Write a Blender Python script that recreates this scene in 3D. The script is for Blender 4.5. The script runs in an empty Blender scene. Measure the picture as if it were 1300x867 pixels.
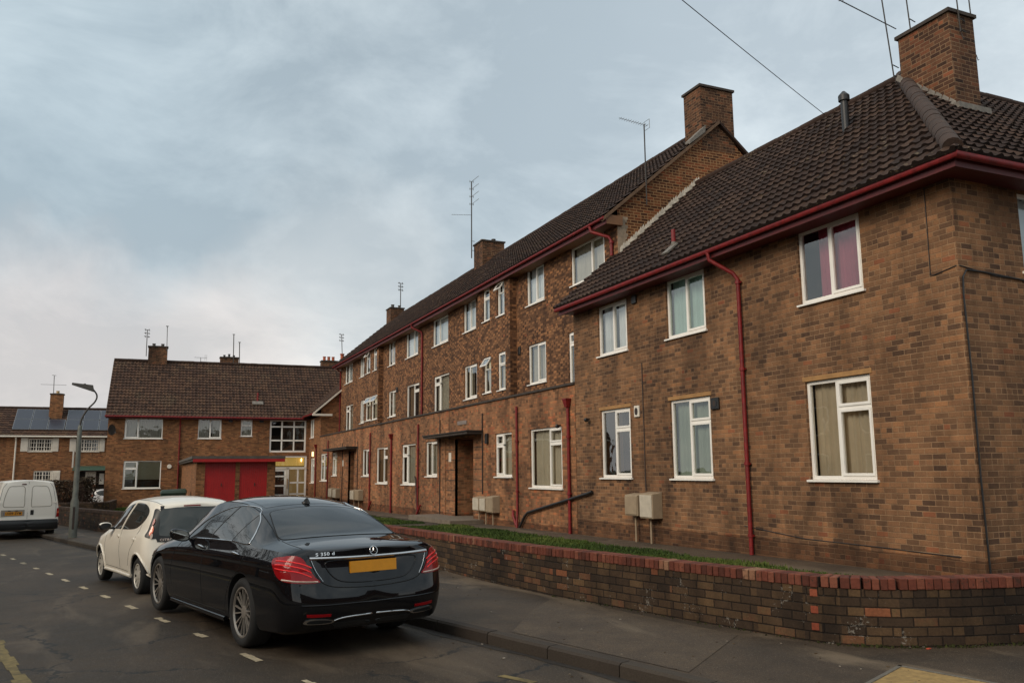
import bpy, bmesh, math, random
import numpy as np
from mathutils import Vector, Matrix
from mathutils.bvhtree import BVHTree
random.seed(7); rng = np.random.default_rng(7)
scn = bpy.context.scene
COL = scn.collection
rad = math.radians

# ------------------------------------------------------------------ camera
cam_d = bpy.data.cameras.new('camera'); cam = bpy.data.objects.new('camera', cam_d); COL.objects.link(cam)
cam_d.sensor_width = 36; cam_d.lens = 36*1066/1300; cam_d.clip_start = .1; cam_d.clip_end = 3000
R3 = Matrix(((0.91583727,-0.05281483,-0.39806115),(-0.40144559,-0.14298872,-0.90465223),(-0.0091392,0.98831413,-0.15215668)))
cam.matrix_world = Matrix.Translation((0,0,1.65)) @ R3.to_4x4()
scn.camera = cam
scn.render.resolution_x = 1024; scn.render.resolution_y = 682
scn.view_settings.view_transform = 'Standard'; scn.view_settings.look = 'None'
scn.view_settings.exposure = .42; scn.view_settings.gamma = 1

# ------------------------------------------------------------------ sky and sun
SUN_EL, SUN_AZ = 32, 250      # azimuth clockwise from +Y
w = bpy.data.worlds.new('World'); scn.world = w; w.use_nodes = True
nt = w.node_tree; nt.nodes.clear()
def N(nt, t, **k):
    n = nt.nodes.new(t)
    for a, v in k.items(): setattr(n, a, v)
    return n
out = N(nt,'ShaderNodeOutputWorld'); bg = N(nt,'ShaderNodeBackground'); nt.links.new(bg.outputs[0], out.inputs[0])
bg.inputs[1].default_value = .116
sky = N(nt,'ShaderNodeTexSky', sky_type='NISHITA', sun_disc=False, sun_elevation=rad(SUN_EL), sun_rotation=rad(SUN_AZ), air_density=1.5, dust_density=3)
tc = N(nt,'ShaderNodeTexCoord')
def mixc(nt, a, b, f, mode='MIX'):
    m = N(nt,'ShaderNodeMix', data_type='RGBA', blend_type=mode)
    for s, v in ((m.inputs[0], f), (m.inputs[6], a), (m.inputs[7], b)):
        if hasattr(v,'is_linked') or hasattr(v,'node'): nt.links.new(v, s)
        elif isinstance(v, (int,float)): s.default_value = v
        else: s.default_value = (*v[:3], 1)
    return m.outputs[2]
def math_(nt, op, a, b=None, c=None, clamp=False):
    m = N(nt,'ShaderNodeMath', operation=op, use_clamp=clamp)
    for i, v in enumerate((a,b,c)):
        if v is None: continue
        if isinstance(v,(int,float)): m.inputs[i].default_value = v
        else: nt.links.new(v, m.inputs[i])
    return m.outputs[0]
def ramp(nt, fac, stops, interp='LINEAR'):
    r = N(nt,'ShaderNodeValToRGB'); r.color_ramp.interpolation = interp
    e = r.color_ramp.elements
    while len(e) < len(stops): e.new(.5)
    for el, (p, c) in zip(e, stops): el.position = p; el.color = (*c[:3], 1)
    nt.links.new(fac, r.inputs[0]); return r.outputs[0]
def noise(nt, vec, scale, detail=4, rough=.55, dist=0, out_='Fac'):
    n = N(nt,'ShaderNodeTexNoise'); n.inputs['Scale'].default_value = scale
    n.inputs['Detail'].default_value = detail; n.inputs['Roughness'].default_value = rough; n.inputs['Distortion'].default_value = dist
    if vec is not None: nt.links.new(vec, n.inputs['Vector'])
    return n.outputs[out_]
def mapping(nt, vec, scale=(1,1,1), loc=(0,0,0), rot=(0,0,0)):
    m = N(nt,'ShaderNodeMapping'); m.inputs['Scale'].default_value = scale; m.inputs['Location'].default_value = loc; m.inputs['Rotation'].default_value = rot
    nt.links.new(vec, m.inputs['Vector']); return m.outputs[0]
sep = N(nt,'ShaderNodeSeparateXYZ'); nt.links.new(tc.outputs['Generated'], sep.inputs[0])
cv = mapping(nt, tc.outputs['Generated'], (1.0,1.0,1.7), (1.3,.2,.45))
n1 = noise(nt, cv, 1.25, 6, .5, .35)
n2 = noise(nt, mapping(nt, tc.outputs['Generated'], (1,1,1.7), (4.2,1.0,0)), 4.4, 7, .62, .4)
nn = math_(nt,'ADD', math_(nt,'MULTIPLY', n1, .68), math_(nt,'MULTIPLY', n2, .32))
cloud = ramp(nt, nn, [(.41,(3.3,3.9,4.25)), (.47,(4.0,4.6,4.92)), (.53,(4.6,5.12,5.36)), (.59,(5.7,5.92,6.0))])
def bank(px, py, size, soft=.5):
    v = R3 @ Vector(((px-650)/1066, -(py-433.5)/1066, -1)); v.normalize()
    d = N(nt,'ShaderNodeVectorMath', operation='DISTANCE'); nv = N(nt,'ShaderNodeVectorMath', operation='MULTIPLY_ADD')
    nt.links.new(noise(nt, tc.outputs['Generated'], 3.2, 5, .6, .2, 'Color'), nv.inputs[0]); nv.inputs[1].default_value = (.30,.30,.22); nt.links.new(tc.outputs['Generated'], nv.inputs[2])
    nt.links.new(nv.outputs[0], d.inputs[0]); d.inputs[1].default_value = v + Vector((.15,.15,.11))
    return math_(nt,'SMOOTH_MIN', math_(nt,'MULTIPLY', math_(nt,'SUBTRACT', size, d.outputs['Value'], clamp=True), 1/(size*soft)), 1, .25, clamp=True)
for (px_, py_, sz, col_, k_) in ((110,330,.40,(3.15,3.8,4.25),.6),(640,170,.40,(3.9,4.5,4.9),.5),(40,40,.3,(4.2,5.1,5.6),.4),(900,40,.34,(5.0,5.6,6.0),.5),(340,425,.15,(5.9,6.05,6.05),.7),(1270,120,.34,(5.4,5.9,6.2),.6),(480,340,.15,(5.5,5.75,5.8),.5),(250,455,.14,(5.8,5.35,5.15),.7),(30,450,.16,(6.0,5.5,5.3),.8)):
    cloud = mixc(nt, cloud, col_, math_(nt,'MULTIPLY', bank(px_,py_,sz*(1.25 if sz > .3 else 1), 1.0 if sz > .3 else .6), k_))
hz = math_(nt,'SUBTRACT', 1, math_(nt,'MULTIPLY', sep.outputs[2], 3.3), clamp=True)   # brighter warm cloud low above the horizon
hz = math_(nt,'POWER', hz, 1.3)
edge = math_(nt,'MULTIPLY_ADD', math_(nt,'SUBTRACT', n2, .5), 2.2, .55, clamp=True)
cloud = mixc(nt, cloud, (5.7,5.35,5.2), math_(nt,'MULTIPLY', math_(nt,'MULTIPLY', hz, math_(nt,'ADD', edge, .15), clamp=True), .8))
cloud = mixc(nt, cloud, ramp(nt, nn, [(.41,(.76,.78,.80)),(.5,(.96,.96,.96)),(.58,(1.12,1.11,1.08))]), 1, 'MULTIPLY')
skyc = mixc(nt, sky.outputs[0], cloud, .93)
nt.links.new(skyc, bg.inputs[0])
sd = bpy.data.lights.new('sun','SUN'); sd.energy = 1.5; sd.angle = rad(30); sd.color = (1,.86,.70)
so = bpy.data.objects.new('sun', sd); COL.objects.link(so)
dv = Vector((math.sin(rad(SUN_AZ))*math.cos(rad(SUN_EL)), math.cos(rad(SUN_AZ))*math.cos(rad(SUN_EL)), math.sin(rad(SUN_EL))))
so.rotation_euler = dv.to_track_quat('Z','Y').to_euler()

# ------------------------------------------------------------------ materials
def newmat(name):
    m = bpy.data.materials.new(name); m.use_nodes = True
    return m, m.node_tree, m.node_tree.nodes['Principled BSDF']
MATS = {}
def mat(name, c, rough=.6, metal=0, coat=0, var=.12, vscale=3, bump=0, bscale=60, spec=.5, trans=0, emit=None):
    if name in MATS: return MATS[name]
    m, nt, b = newmat(name)
    g = N(nt,'ShaderNodeNewGeometry')
    if var:
        n = noise(nt, g.outputs['Position'], vscale, 6, .6)
        lo = tuple(x*(1-var) for x in c); hi = tuple(min(1,x*(1+var)) for x in c)
        nt.links.new(ramp(nt, n, [(.3,lo),(.7,hi)]), b.inputs['Base Color'])
        rr = math_(nt,'MULTIPLY_ADD', n, .2*min(1,rough*2), rough-.1*min(1,rough*2), clamp=True); nt.links.new(rr, b.inputs['Roughness'])
    else:
        b.inputs['Base Color'].default_value = (*c,1); b.inputs['Roughness'].default_value = rough
    b.inputs['Metallic'].default_value = metal; b.inputs['Coat Weight'].default_value = coat; b.inputs['Coat Roughness'].default_value = .03
    b.inputs['Specular IOR Level'].default_value = spec
    if emit: b.inputs['Emission Color'].default_value = (*emit[:3],1); b.inputs['Emission Strength'].default_value = emit[3]
    if bump:
        bn = N(nt,'ShaderNodeBump'); bn.inputs['Strength'].default_value = bump; bn.inputs['Distance'].default_value = .01
        nt.links.new(noise(nt, g.outputs['Position'], bscale, 4), bn.inputs['Height']); nt.links.new(bn.outputs[0], b.inputs['Normal'])
    MATS[name] = m; return m

def brick_mat(name, stops, mortar, rowh=.075, bw=.225, msize=.009, grime=.35, seed=0, damp=None, light=None, mlow=.45, patchy=.5, bond='english', redk=.018):
    m, nt, b = newmat(name)
    g = N(nt,'ShaderNodeNewGeometry'); P = g.outputs['Position']; Tn = g.outputs['True Normal']
    sp = N(nt,'ShaderNodeSeparateXYZ'); nt.links.new(P, sp.inputs[0]); sn = N(nt,'ShaderNodeSeparateXYZ'); nt.links.new(Tn, sn.inputs[0])
    u = math_(nt,'SUBTRACT', math_(nt,'MULTIPLY', sp.outputs[1], sn.outputs[0]), math_(nt,'MULTIPLY', sp.outputs[0], sn.outputs[1]))
    u = math_(nt,'ADD', u, math_(nt,'MULTIPLY', sp.outputs[0], math_(nt,'ABSOLUTE', sn.outputs[2])))
    v = math_(nt,'ADD', sp.outputs[2], math_(nt,'MULTIPLY', sp.outputs[1], math_(nt,'ABSOLUTE', sn.outputs[2])))
    cb = N(nt,'ShaderNodeCombineXYZ'); nt.links.new(math_(nt,'ADD', u, 50.03+seed), cb.inputs[0]); nt.links.new(math_(nt,'ADD', v, 30.0), cb.inputs[1])
    wob = N(nt,'ShaderNodeSeparateColor'); nt.links.new(noise(nt, P, 9, 2, .5, 0, 'Color'), wob.inputs[0])
    uu = math_(nt,'ADD', math_(nt,'MULTIPLY', wob.outputs[0], .010), math_(nt,'ADD', u, 50.03+seed)); vv = math_(nt,'ADD', math_(nt,'MULTIPLY', wob.outputs[1], .007), math_(nt,'ADD', v, 30.0))
    vr = math_(nt,'DIVIDE', vv, rowh); row = math_(nt,'FLOOR', vr); fv = math_(nt,'FRACT', vr)
    def wn(x, y, k=0):
        c_ = N(nt,'ShaderNodeCombineXYZ'); nt.links.new(x, c_.inputs[0]); nt.links.new(y, c_.inputs[1]); c_.inputs[2].default_value = k
        w_ = N(nt,'ShaderNodeTexWhiteNoise', noise_dimensions='3D'); nt.links.new(c_.outputs[0], w_.inputs[0]); q_ = N(nt,'ShaderNodeSeparateColor'); nt.links.new(w_.outputs['Color'], q_.inputs[0]); return q_.outputs
    dvm = math_(nt,'MULTIPLY', math_(nt,'MINIMUM', fv, math_(nt,'SUBTRACT', 1, fv)), rowh)
    if bond == 'flemish':
        per = bw*1.5; ur = math_(nt,'ADD', math_(nt,'DIVIDE', uu, per), math_(nt,'MULTIPLY', math_(nt,'FLOORED_MODULO', row, 2), .5)); fu = math_(nt,'FRACT', ur)
        isH = math_(nt,'GREATER_THAN', fu, .667); col = math_(nt,'ADD', math_(nt,'MULTIPLY', math_(nt,'FLOOR', ur), 2), isH)
        dum = math_(nt,'MULTIPLY', math_(nt,'MINIMUM', math_(nt,'MINIMUM', fu, math_(nt,'SUBTRACT', 1, fu)), math_(nt,'ABSOLUTE', math_(nt,'SUBTRACT', fu, .667))), per)
    else:
        isH = math_(nt,'LESS_THAN', math_(nt,'FLOORED_MODULO', row, 6), .5)
        wr = math_(nt,'MULTIPLY_ADD', isH, -bw*.5, bw); jit = math_(nt,'MULTIPLY', wn(row, row, 7)[0], .12)
        ur = math_(nt,'ADD', math_(nt,'DIVIDE', uu, wr), math_(nt,'ADD', jit, math_(nt,'MULTIPLY', math_(nt,'FLOORED_MODULO', row, 2), .5))); fu = math_(nt,'FRACT', ur); col = math_(nt,'FLOOR', ur)
        dum = math_(nt,'MULTIPLY', math_(nt,'MINIMUM', fu, math_(nt,'SUBTRACT', 1, fu)), wr)
    fine = noise(nt, P, 45, 5, .7)
    edge_ = math_(nt,'ADD', math_(nt,'MINIMUM', dum, dvm), math_(nt,'MULTIPLY', math_(nt,'SUBTRACT', fine, .5), .006))
    mr = N(nt,'ShaderNodeMapRange', interpolation_type='SMOOTHSTEP'); mr.inputs[1].default_value = msize*.35; mr.inputs[2].default_value = msize*.35+.005; mr.inputs[3].default_value = 1; mr.inputs[4].default_value = 0; nt.links.new(edge_, mr.inputs[0]); FAC = mr.outputs[0]
    R_ = wn(col, row, seed); big = noise(nt, P, .7, 5, .6)
    r = math_(nt,'ADD', R_[0], math_(nt,'MULTIPLY', math_(nt,'SUBTRACT', big, .5), patchy), clamp=True)
    r = math_(nt,'ADD', r, math_(nt,'MULTIPLY', math_(nt,'SUBTRACT', noise(nt, P, 14, 4, .7), .5), .35), clamp=True)
    if bond == 'flemish': r = math_(nt,'MULTIPLY', r, math_(nt,'MULTIPLY_ADD', math_(nt,'MULTIPLY', isH, math_(nt,'LESS_THAN', R_[1], .75)), -.62, 1))
    c = ramp(nt, r, stops)
    c = mixc(nt, c, ramp(nt, R_[2], [(0,(.80,.80,.82)),(.5,(1,1,1)),(1,(1.16,1.13,1.08))]), 1, 'MULTIPLY')
    rare = math_(nt,'GREATER_THAN', R_[1], 1-redk); c = mixc(nt, c, (c_red := lin(152,92,64)), math_(nt,'MULTIPLY', rare, .65))
    c = mixc(nt, c, ramp(nt, fine, [(.3,(.62,.62,.62)),(.7,(1.22,1.2,1.18))]), .75, 'MULTIPLY')
    mo = ramp(nt, noise(nt, P, 2.1, 5, .65), [(.35,tuple(x*mlow for x in mortar)),(.65,mortar)])
    c = mixc(nt, c, mo, math_(nt,'MULTIPLY', FAC, .85))
    # soot, damp and run-off stains
    st = noise(nt, mapping(nt, P, (1,1,.33)), 1.1, 7, .68, .6)
    c = mixc(nt, c, ramp(nt, st, [(.34,(1-grime,1-grime,1-grime*.98)),(.6,(1.06,1.04,1.0))]), 1.0, 'MULTIPLY')
    if damp is not None:   # dark plinth courses near the ground
        d = ramp(nt, math_(nt,'ADD', sp.outputs[2], math_(nt,'MULTIPLY', noise(nt,P,1.6,4), .16)), [(0,(0,0,0)),(1,(1,1,1))])
        zz = math_(nt,'ADD', sp.outputs[2], math_(nt,'MULTIPLY_ADD', noise(nt,P,1.9,4), .14, .0))
        k = math_(nt,'LESS_THAN', zz, damp)
        c = mixc(nt, c, mixc(nt, c, (.42,.37,.36), 1, 'MULTIPLY'), math_(nt,'MULTIPLY', k, .8))
    if light is not None:  # lime bloom
        lb = math_(nt,'GREATER_THAN', math_(nt,'MULTIPLY', noise(nt, P, 26, 6, .8, .4), math_(nt,'ADD', noise(nt, P, 2.6, 4, .6), math_(nt,'MULTIPLY', FAC, .05))), light)
        c = mixc(nt, c, (.36,.33,.28), math_(nt,'MULTIPLY', lb, .5))
    nt.links.new(c, b.inputs['Base Color']); b.inputs['Roughness'].default_value = .9; b.inputs['Specular IOR Level'].default_value = .25
    bn = N(nt,'ShaderNodeBump'); bn.inputs['Strength'].default_value = .8; bn.inputs['Distance'].default_value = .012
    h = math_(nt,'ADD', math_(nt,'MULTIPLY', FAC, -1), math_(nt,'MULTIPLY', fine, .5))
    nt.links.new(h, bn.inputs['Height']); nt.links.new(bn.outputs[0], b.inputs['Normal'])
    return m
def lin(r,g,b):
    f = lambda v: ((v/255+.055)/1.055)**2.4 if v > 10 else v/255/12.92
    return (f(r),f(g),f(b))
BR_NEAR = brick_mat('buff_brick', [(0,lin(94,71,56)),(.15,lin(110,83,63)),(.5,lin(130,97,71)),(.85,lin(145,107,78)),(1,lin(150,108,76))], lin(172,138,106), damp=.38, grime=.5, patchy=.7, rowh=.088, bw=.24, msize=.013, mlow=.6)
BR_MAIN = brick_mat('brown_brick', [(0,lin(80,56,42)),(.22,lin(100,72,53)),(.45,lin(132,95,68)),(.75,lin(150,109,77)),(1,lin(156,110,76))], lin(112,82,60), bw=.22, rowh=.088, seed=3, grime=.35, patchy=.3, msize=.010, bond='flemish', redk=.01)
BR_ORG = brick_mat('orange_brick', [(0,lin(116,84,62)),(.3,lin(142,102,74)),(.6,lin(160,116,84)),(.85,lin(170,119,84)),(1,lin(178,108,74))], lin(166,130,98), seed=5, grime=.55, damp=.12, patchy=.8, rowh=.088, bw=.24, msize=.011, mlow=.55)
BR_GAB = brick_mat('gable_brick', [(0,lin(74,44,30)),(.4,lin(100,62,40)),(.75,lin(122,78,50)),(1,lin(136,76,48))], lin(176,138,98), seed=9, grime=.3, rowh=.088, bw=.24, msize=.024, mlow=.8)
BR_CHIM = brick_mat('chimney_brick', [(0,lin(56,40,32)),(.4,lin(86,60,46)),(.8,lin(106,74,54)),(1,lin(120,76,54))], lin(144,116,90), seed=11, grime=.55, rowh=.088, bw=.24, msize=.018, mlow=.7)
BR_WALL = brick_mat('garden_wall_brick', [(0,lin(58,47,38)),(.4,lin(72,57,44)),(.75,lin(86,68,50)),(.92,lin(98,78,56)),(1,lin(106,74,54))], lin(40,33,28), seed=2, grime=.6, light=.376, patchy=.8, msize=.010, rowh=.086, bw=.235, redk=.02)
BR_LEFT = brick_mat('distant_brick', [(0,lin(110,76,54)),(.4,lin(138,98,68)),(.8,lin(154,110,76)),(1,lin(158,106,72))], lin(130,102,78), seed=6, grime=.25, damp=-.15, rowh=.088, bw=.24, msize=.008)

def tone_mat(name, stops, rough=.85, attr='tone', fine=30, bump=.3, extra=None):
    m, nt, b = newmat(name)
    a = N(nt,'ShaderNodeAttribute', attribute_name=attr, attribute_type='GEOMETRY')
    g = N(nt,'ShaderNodeNewGeometry'); P = g.outputs['Position']
    big = noise(nt, P, .55, 5, .6)
    f = math_(nt,'ADD', a.outputs['Fac'], math_(nt,'MULTIPLY', math_(nt,'SUBTRACT', big, .5), .8), clamp=True)
    c = ramp(nt, f, stops)
    fn = noise(nt, P, fine, 6, .7)
    c = mixc(nt, c, ramp(nt, fn, [(.3,(.6,.6,.6)),(.7,(1.25,1.25,1.25))]), .8, 'MULTIPLY')
    if extra:
        k = math_(nt,'GREATER_THAN', math_(nt,'ADD', math_(nt,'MULTIPLY', noise(nt,P,13,5,.7), .7), math_(nt,'MULTIPLY', noise(nt,P,.8,4), .3)), extra[0])
        c = mixc(nt, c, extra[1], math_(nt,'MULTIPLY', k, extra[2]))
    nt.links.new(c, b.inputs['Base Color']); b.inputs['Roughness'].default_value = rough; b.inputs['Specular IOR Level'].default_value = .3
    bn = N(nt,'ShaderNodeBump'); bn.inputs['Strength'].default_value = bump; bn.inputs['Distance'].default_value = .01
    nt.links.new(fn, bn.inputs['Height']); nt.links.new(bn.outputs[0], b.inputs['Normal'])
    return m
TILE = tone_mat('concrete_roof_tile', [(0,lin(38,26,21)),(.5,lin(54,38,30)),(1,lin(72,53,41))], extra=(.61,lin(120,106,84),.55))
TILE_LEFT = tone_mat('concrete_roof_tile_lichen', [(0,lin(56,40,32)),(.5,lin(74,53,42)),(1,lin(90,66,50))], extra=(.59,lin(124,110,84),.6))
COPING = tone_mat('coping_brick', [(0,lin(80,44,34)),(.5,lin(108,58,44)),(.88,lin(124,74,56)),(1,lin(140,104,80))], extra=(.58,lin(52,42,34),.65))
RIDGE = mat('ridge_mortar_tile', lin(58,42,33), .9, var=.4, vscale=6, bump=.6)
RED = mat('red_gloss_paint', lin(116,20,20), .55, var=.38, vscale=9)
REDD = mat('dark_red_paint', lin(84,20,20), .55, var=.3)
REDDOOR = mat('red_door_paint', lin(165,24,24), .5, var=.12, vscale=4)
UPVC = mat('white_upvc', lin(236,232,224), .35, var=.05)
UPVCO = mat('white_painted_trim', lin(216,208,194), .5, var=.08)
BLACKP = mat('black_plastic', (.015,.015,.016), .45, var=.1)
IRON = mat('weathered_iron', lin(58,46,40), .7, var=.2)
CONC = mat('concrete', lin(112,100,86), .9, var=.22, vscale=4, bump=.4)
CONCD = mat('dark_concrete_capping', lin(62,54,48), .9, var=.3, vscale=3, bump=.4)
FELT = mat('roofing_felt', lin(84,78,72), .9, var=.25, vscale=4)
LEAD = mat('lead_flashing', lin(112,106,98), .7, var=.3, vscale=9)
MORT = mat('mortar_render', lin(150,132,112), .95, var=.3, vscale=7, bump=.6)
LINTEL = mat('timber_lintel', lin(158,118,72), .7, var=.2, vscale=6)
ALU = mat('aerial_aluminium', lin(128,128,126), .5, metal=.6, var=.1)
ALUD = mat('aerial_mast', lin(70,66,62), .6, metal=.3, var=.1)
BOXG = mat('meter_box', lin(186,176,158), .6, var=.12, vscale=6)
BOXO = mat('meter_box_side', lin(150,132,108), .65, var=.12, vscale=6)
POT = mat('terracotta', lin(160,84,56), .8, var=.2, vscale=7)
POTB = mat('buff_clay', lin(180,150,104), .8, var=.2, vscale=7)
GREENBIN = mat('green_bin_plastic', lin(40,58,42), .5, var=.12)
CURT = {k: mat('curtain_'+k, v, .9, var=.1, vscale=2) for k, v in dict(
    tan=lin(208,192,168), net=lin(208,200,182), sage=lin(160,172,158), teal=lin(176,204,198), pink=lin(176,88,108), grey=lin(186,180,168),
    cream=lin(190,184,170), white=lin(226,230,232), brown=lin(150,124,96), blind=lin(178,172,148), green=lin(64,92,74)).items()}
def glass_mat(name, tint=(.90,.92,.90), boost=1.0, base=.04):
    m = bpy.data.materials.new(name); m.use_nodes = True; nt = m.node_tree; nt.nodes.clear()
    o = N(nt,'ShaderNodeOutputMaterial'); g = N(nt,'ShaderNodeBsdfGlossy'); g.inputs['Roughness'].default_value = .015; g.inputs['Color'].default_value = (.95,.98,1,1)
    t = N(nt,'ShaderNodeBsdfTransparent'); t.inputs[0].default_value = (*tint,1); mx = N(nt,'ShaderNodeMixShader')
    f = N(nt,'ShaderNodeFresnel'); f.inputs[0].default_value = 1.5
    ge = N(nt,'ShaderNodeNewGeometry'); bn = N(nt,'ShaderNodeBump'); bn.inputs['Strength'].default_value = .12; bn.inputs['Distance'].default_value = .02
    nt.links.new(noise(nt, ge.outputs['Position'], 1.7, 2), bn.inputs['Height']); nt.links.new(bn.outputs[0], g.inputs['Normal'])
    nt.links.new(math_(nt,'MULTIPLY_ADD', f.outputs[0], 1.5*boost, base, clamp=True), mx.inputs[0]); nt.links.new(t.outputs[0], mx.inputs[1]); nt.links.new(g.outputs[0], mx.inputs[2]); nt.links.new(mx.outputs[0], o.inputs[0])
    return m
GLASS = glass_mat('window_glass')

# ------------------------------------------------------------------ helpers
def link(name, me, m, parent=None, smooth=False, loc=None):
    o = bpy.data.objects.new(name, me); COL.objects.link(o)
    for x in (m if isinstance(m,(list,tuple)) else [m]): me.materials.append(x)
    if parent is not None: o.parent = parent
    if loc is not None: o.location = loc
    if smooth:
        me.shade_smooth()
        if smooth is not True: me.set_sharp_from_angle(angle=rad(smooth))
    return o
def tag(o, label=None, cat=None, group=None, kind=None):
    if label: o['label'] = label
    if cat: o['category'] = cat
    if group: o['group'] = group
    if kind: o['kind'] = kind
    return o
def empty(name, loc=(0,0,0), rz=0, **k):
    o = bpy.data.objects.new(name, None); COL.objects.link(o); o.location = loc; o.rotation_euler = (0,0,rz); o.empty_display_size = .2
    return tag(o, **k)
class MB:
    def __init__(s): s.v = []; s.f = []; s.mi = []; s.tone = []
    def face(s, pts, mi=0, tone=.5):
        n = len(s.v); s.v += [tuple(p) for p in pts]; s.f.append(tuple(range(n, n+len(pts)))); s.mi.append(mi); s.tone.append(tone)
    def hexa(s, p, mi=0, tone=.5):   # 8 points: bottom 4 ccw, top 4
        n = len(s.v); s.v += [tuple(q) for q in p]
        for f in ((3,2,1,0),(4,5,6,7),(0,1,5,4),(1,2,6,5),(2,3,7,6),(3,0,4,7)):
            s.f.append(tuple(n+i for i in f)); s.mi.append(mi); s.tone.append(tone)
    def box(s, a, b, mi=0, tone=.5):
        x0,y0,z0 = (min(a[i],b[i]) for i in range(3)); x1,y1,z1 = (max(a[i],b[i]) for i in range(3))
        s.hexa([(x0,y0,z0),(x1,y0,z0),(x1,y1,z0),(x0,y1,z0),(x0,y0,z1),(x1,y0,z1),(x1,y1,z1),(x0,y1,z1)], mi, tone)
    def obox(s, c, X, Y, Z, mi=0, tone=.5):   # centre and three half vectors
        c = Vector(c); X = Vector(X); Y = Vector(Y); Z = Vector(Z)
        s.hexa([c-X-Y-Z, c+X-Y-Z, c+X+Y-Z, c-X+Y-Z, c-X-Y+Z, c+X-Y+Z, c+X+Y+Z, c-X+Y+Z], mi, tone)
    def tube(s, pts, r, n=8, mi=0, cap=True):
        pts = [Vector(p) for p in pts]; rs = r if isinstance(r,(list,tuple)) else [r]*len(pts)
        b0 = len(s.v); up = Vector((.12,.31,.94)).normalized(); prev = None
        for i, p in enumerate(pts):
            t = (pts[min(i+1,len(pts)-1)] - pts[max(i-1,0)])
            if t.length < 1e-9: t = Vector((0,0,1))
            t.normalize()
            a = (prev - t*prev.dot(t)) if prev is not None else t.cross(up if abs(t.dot(up)) < .95 else Vector((1,0,0)))
            if a.length < 1e-6: a = t.orthogonal()
            a.normalize(); prev = a
            b = t.cross(a)
            for k in range(n):
                q = 2*math.pi*k/n; s.v.append(tuple(p + (a*math.cos(q)+b*math.sin(q))*rs[i]))
        for i in range(len(pts)-1):
            for k in range(n):
                s.f.append((b0+i*n+k, b0+i*n+(k+1)%n, b0+(i+1)*n+(k+1)%n, b0+(i+1)*n+k)); s.mi.append(mi); s.tone.append(.5)
        if cap:
            s.f.append(tuple(b0+k for k in reversed(range(n)))); s.f.append(tuple(b0+(len(pts)-1)*n+k for k in range(n))); s.mi += [mi,mi]; s.tone += [.5,.5]
    def lathe(s, prof, c, axis='Y', n=32, mi=0):  # prof: (radius, along)
        b0 = len(s.v); c = Vector(c)
        for (r, a) in prof:
            for k in range(n):
                q = 2*math.pi*k/n
                d = {'Y': Vector((r*math.cos(q), a, r*math.sin(q))), 'Z': Vector((r*math.cos(q), r*math.sin(q), a))}[axis]
                s.v.append(tuple(c+d))
        for i in range(len(prof)-1):
            for k in range(n):
                s.f.append((b0+i*n+k, b0+i*n+(k+1)%n, b0+(i+1)*n+(k+1)%n, b0+(i+1)*n+k)); s.mi.append(mi); s.tone.append(.5)
    def mesh(s, name):
        me = bpy.data.meshes.new(name); me.from_pydata(s.v, [], s.f)
        me.polygons.foreach_set('material_index', s.mi)
        a = me.attributes.new('tone','FLOAT','FACE'); a.data.foreach_set('value', s.tone)
        me.update(); return me
    def build(s, name, m, parent=None, smooth=False, fixn=False, loc=None):
        me = s.mesh(name)
        if fixn:
            bm = bmesh.new(); bm.from_mesh(me); bmesh.ops.recalc_face_normals(bm, faces=bm.faces); bm.to_mesh(me); bm.free()
        return link(name, me, m, parent, smooth, loc)

# ground height: level near the camera, then falling gently away along the street
def G(y): return -.01*max(0, min(y, 62)-10)
YS = [-40,-20,0,5,10,20,30,40,50,62,80,140]
def strip(name, xl, xr, dz, m, ys=YS, kind='structure', thick=0, parent=None, nx=1):
    mb = MB()
    for a, b in zip(ys[:-1], ys[1:]):
        for i in range(nx):
            f = lambda x, y: (x(y) if callable(x) else x)
            L = [f(xl,a), f(xl,b)]; Rr = [f(xr,a), f(xr,b)]
            A0 = L[0]+(Rr[0]-L[0])*i/nx; A1 = L[0]+(Rr[0]-L[0])*(i+1)/nx; B0 = L[1]+(Rr[1]-L[1])*i/nx; B1 = L[1]+(Rr[1]-L[1])*(i+1)/nx
            if thick: mb.hexa([(A0,a,G(a)+dz-thick),(A1,a,G(a)+dz-thick),(B1,b,G(b)+dz-thick),(B0,b,G(b)+dz-thick),(A0,a,G(a)+dz),(A1,a,G(a)+dz),(B1,b,G(b)+dz),(B0,b,G(b)+dz)])
            else: mb.face([(A0,a,G(a)+dz),(A1,a,G(a)+dz),(B1,b,G(b)+dz),(B0,b,G(b)+dz)])
    o = mb.build(name, m, parent)
    if kind: o['kind'] = kind
    return o
def kerb_x(y): return 3.13-.27*(y-9.37)          # road face of the kerb
def yl_x(y): return -1.10-.225*(y-9.9)           # yellow line opposite

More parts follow.
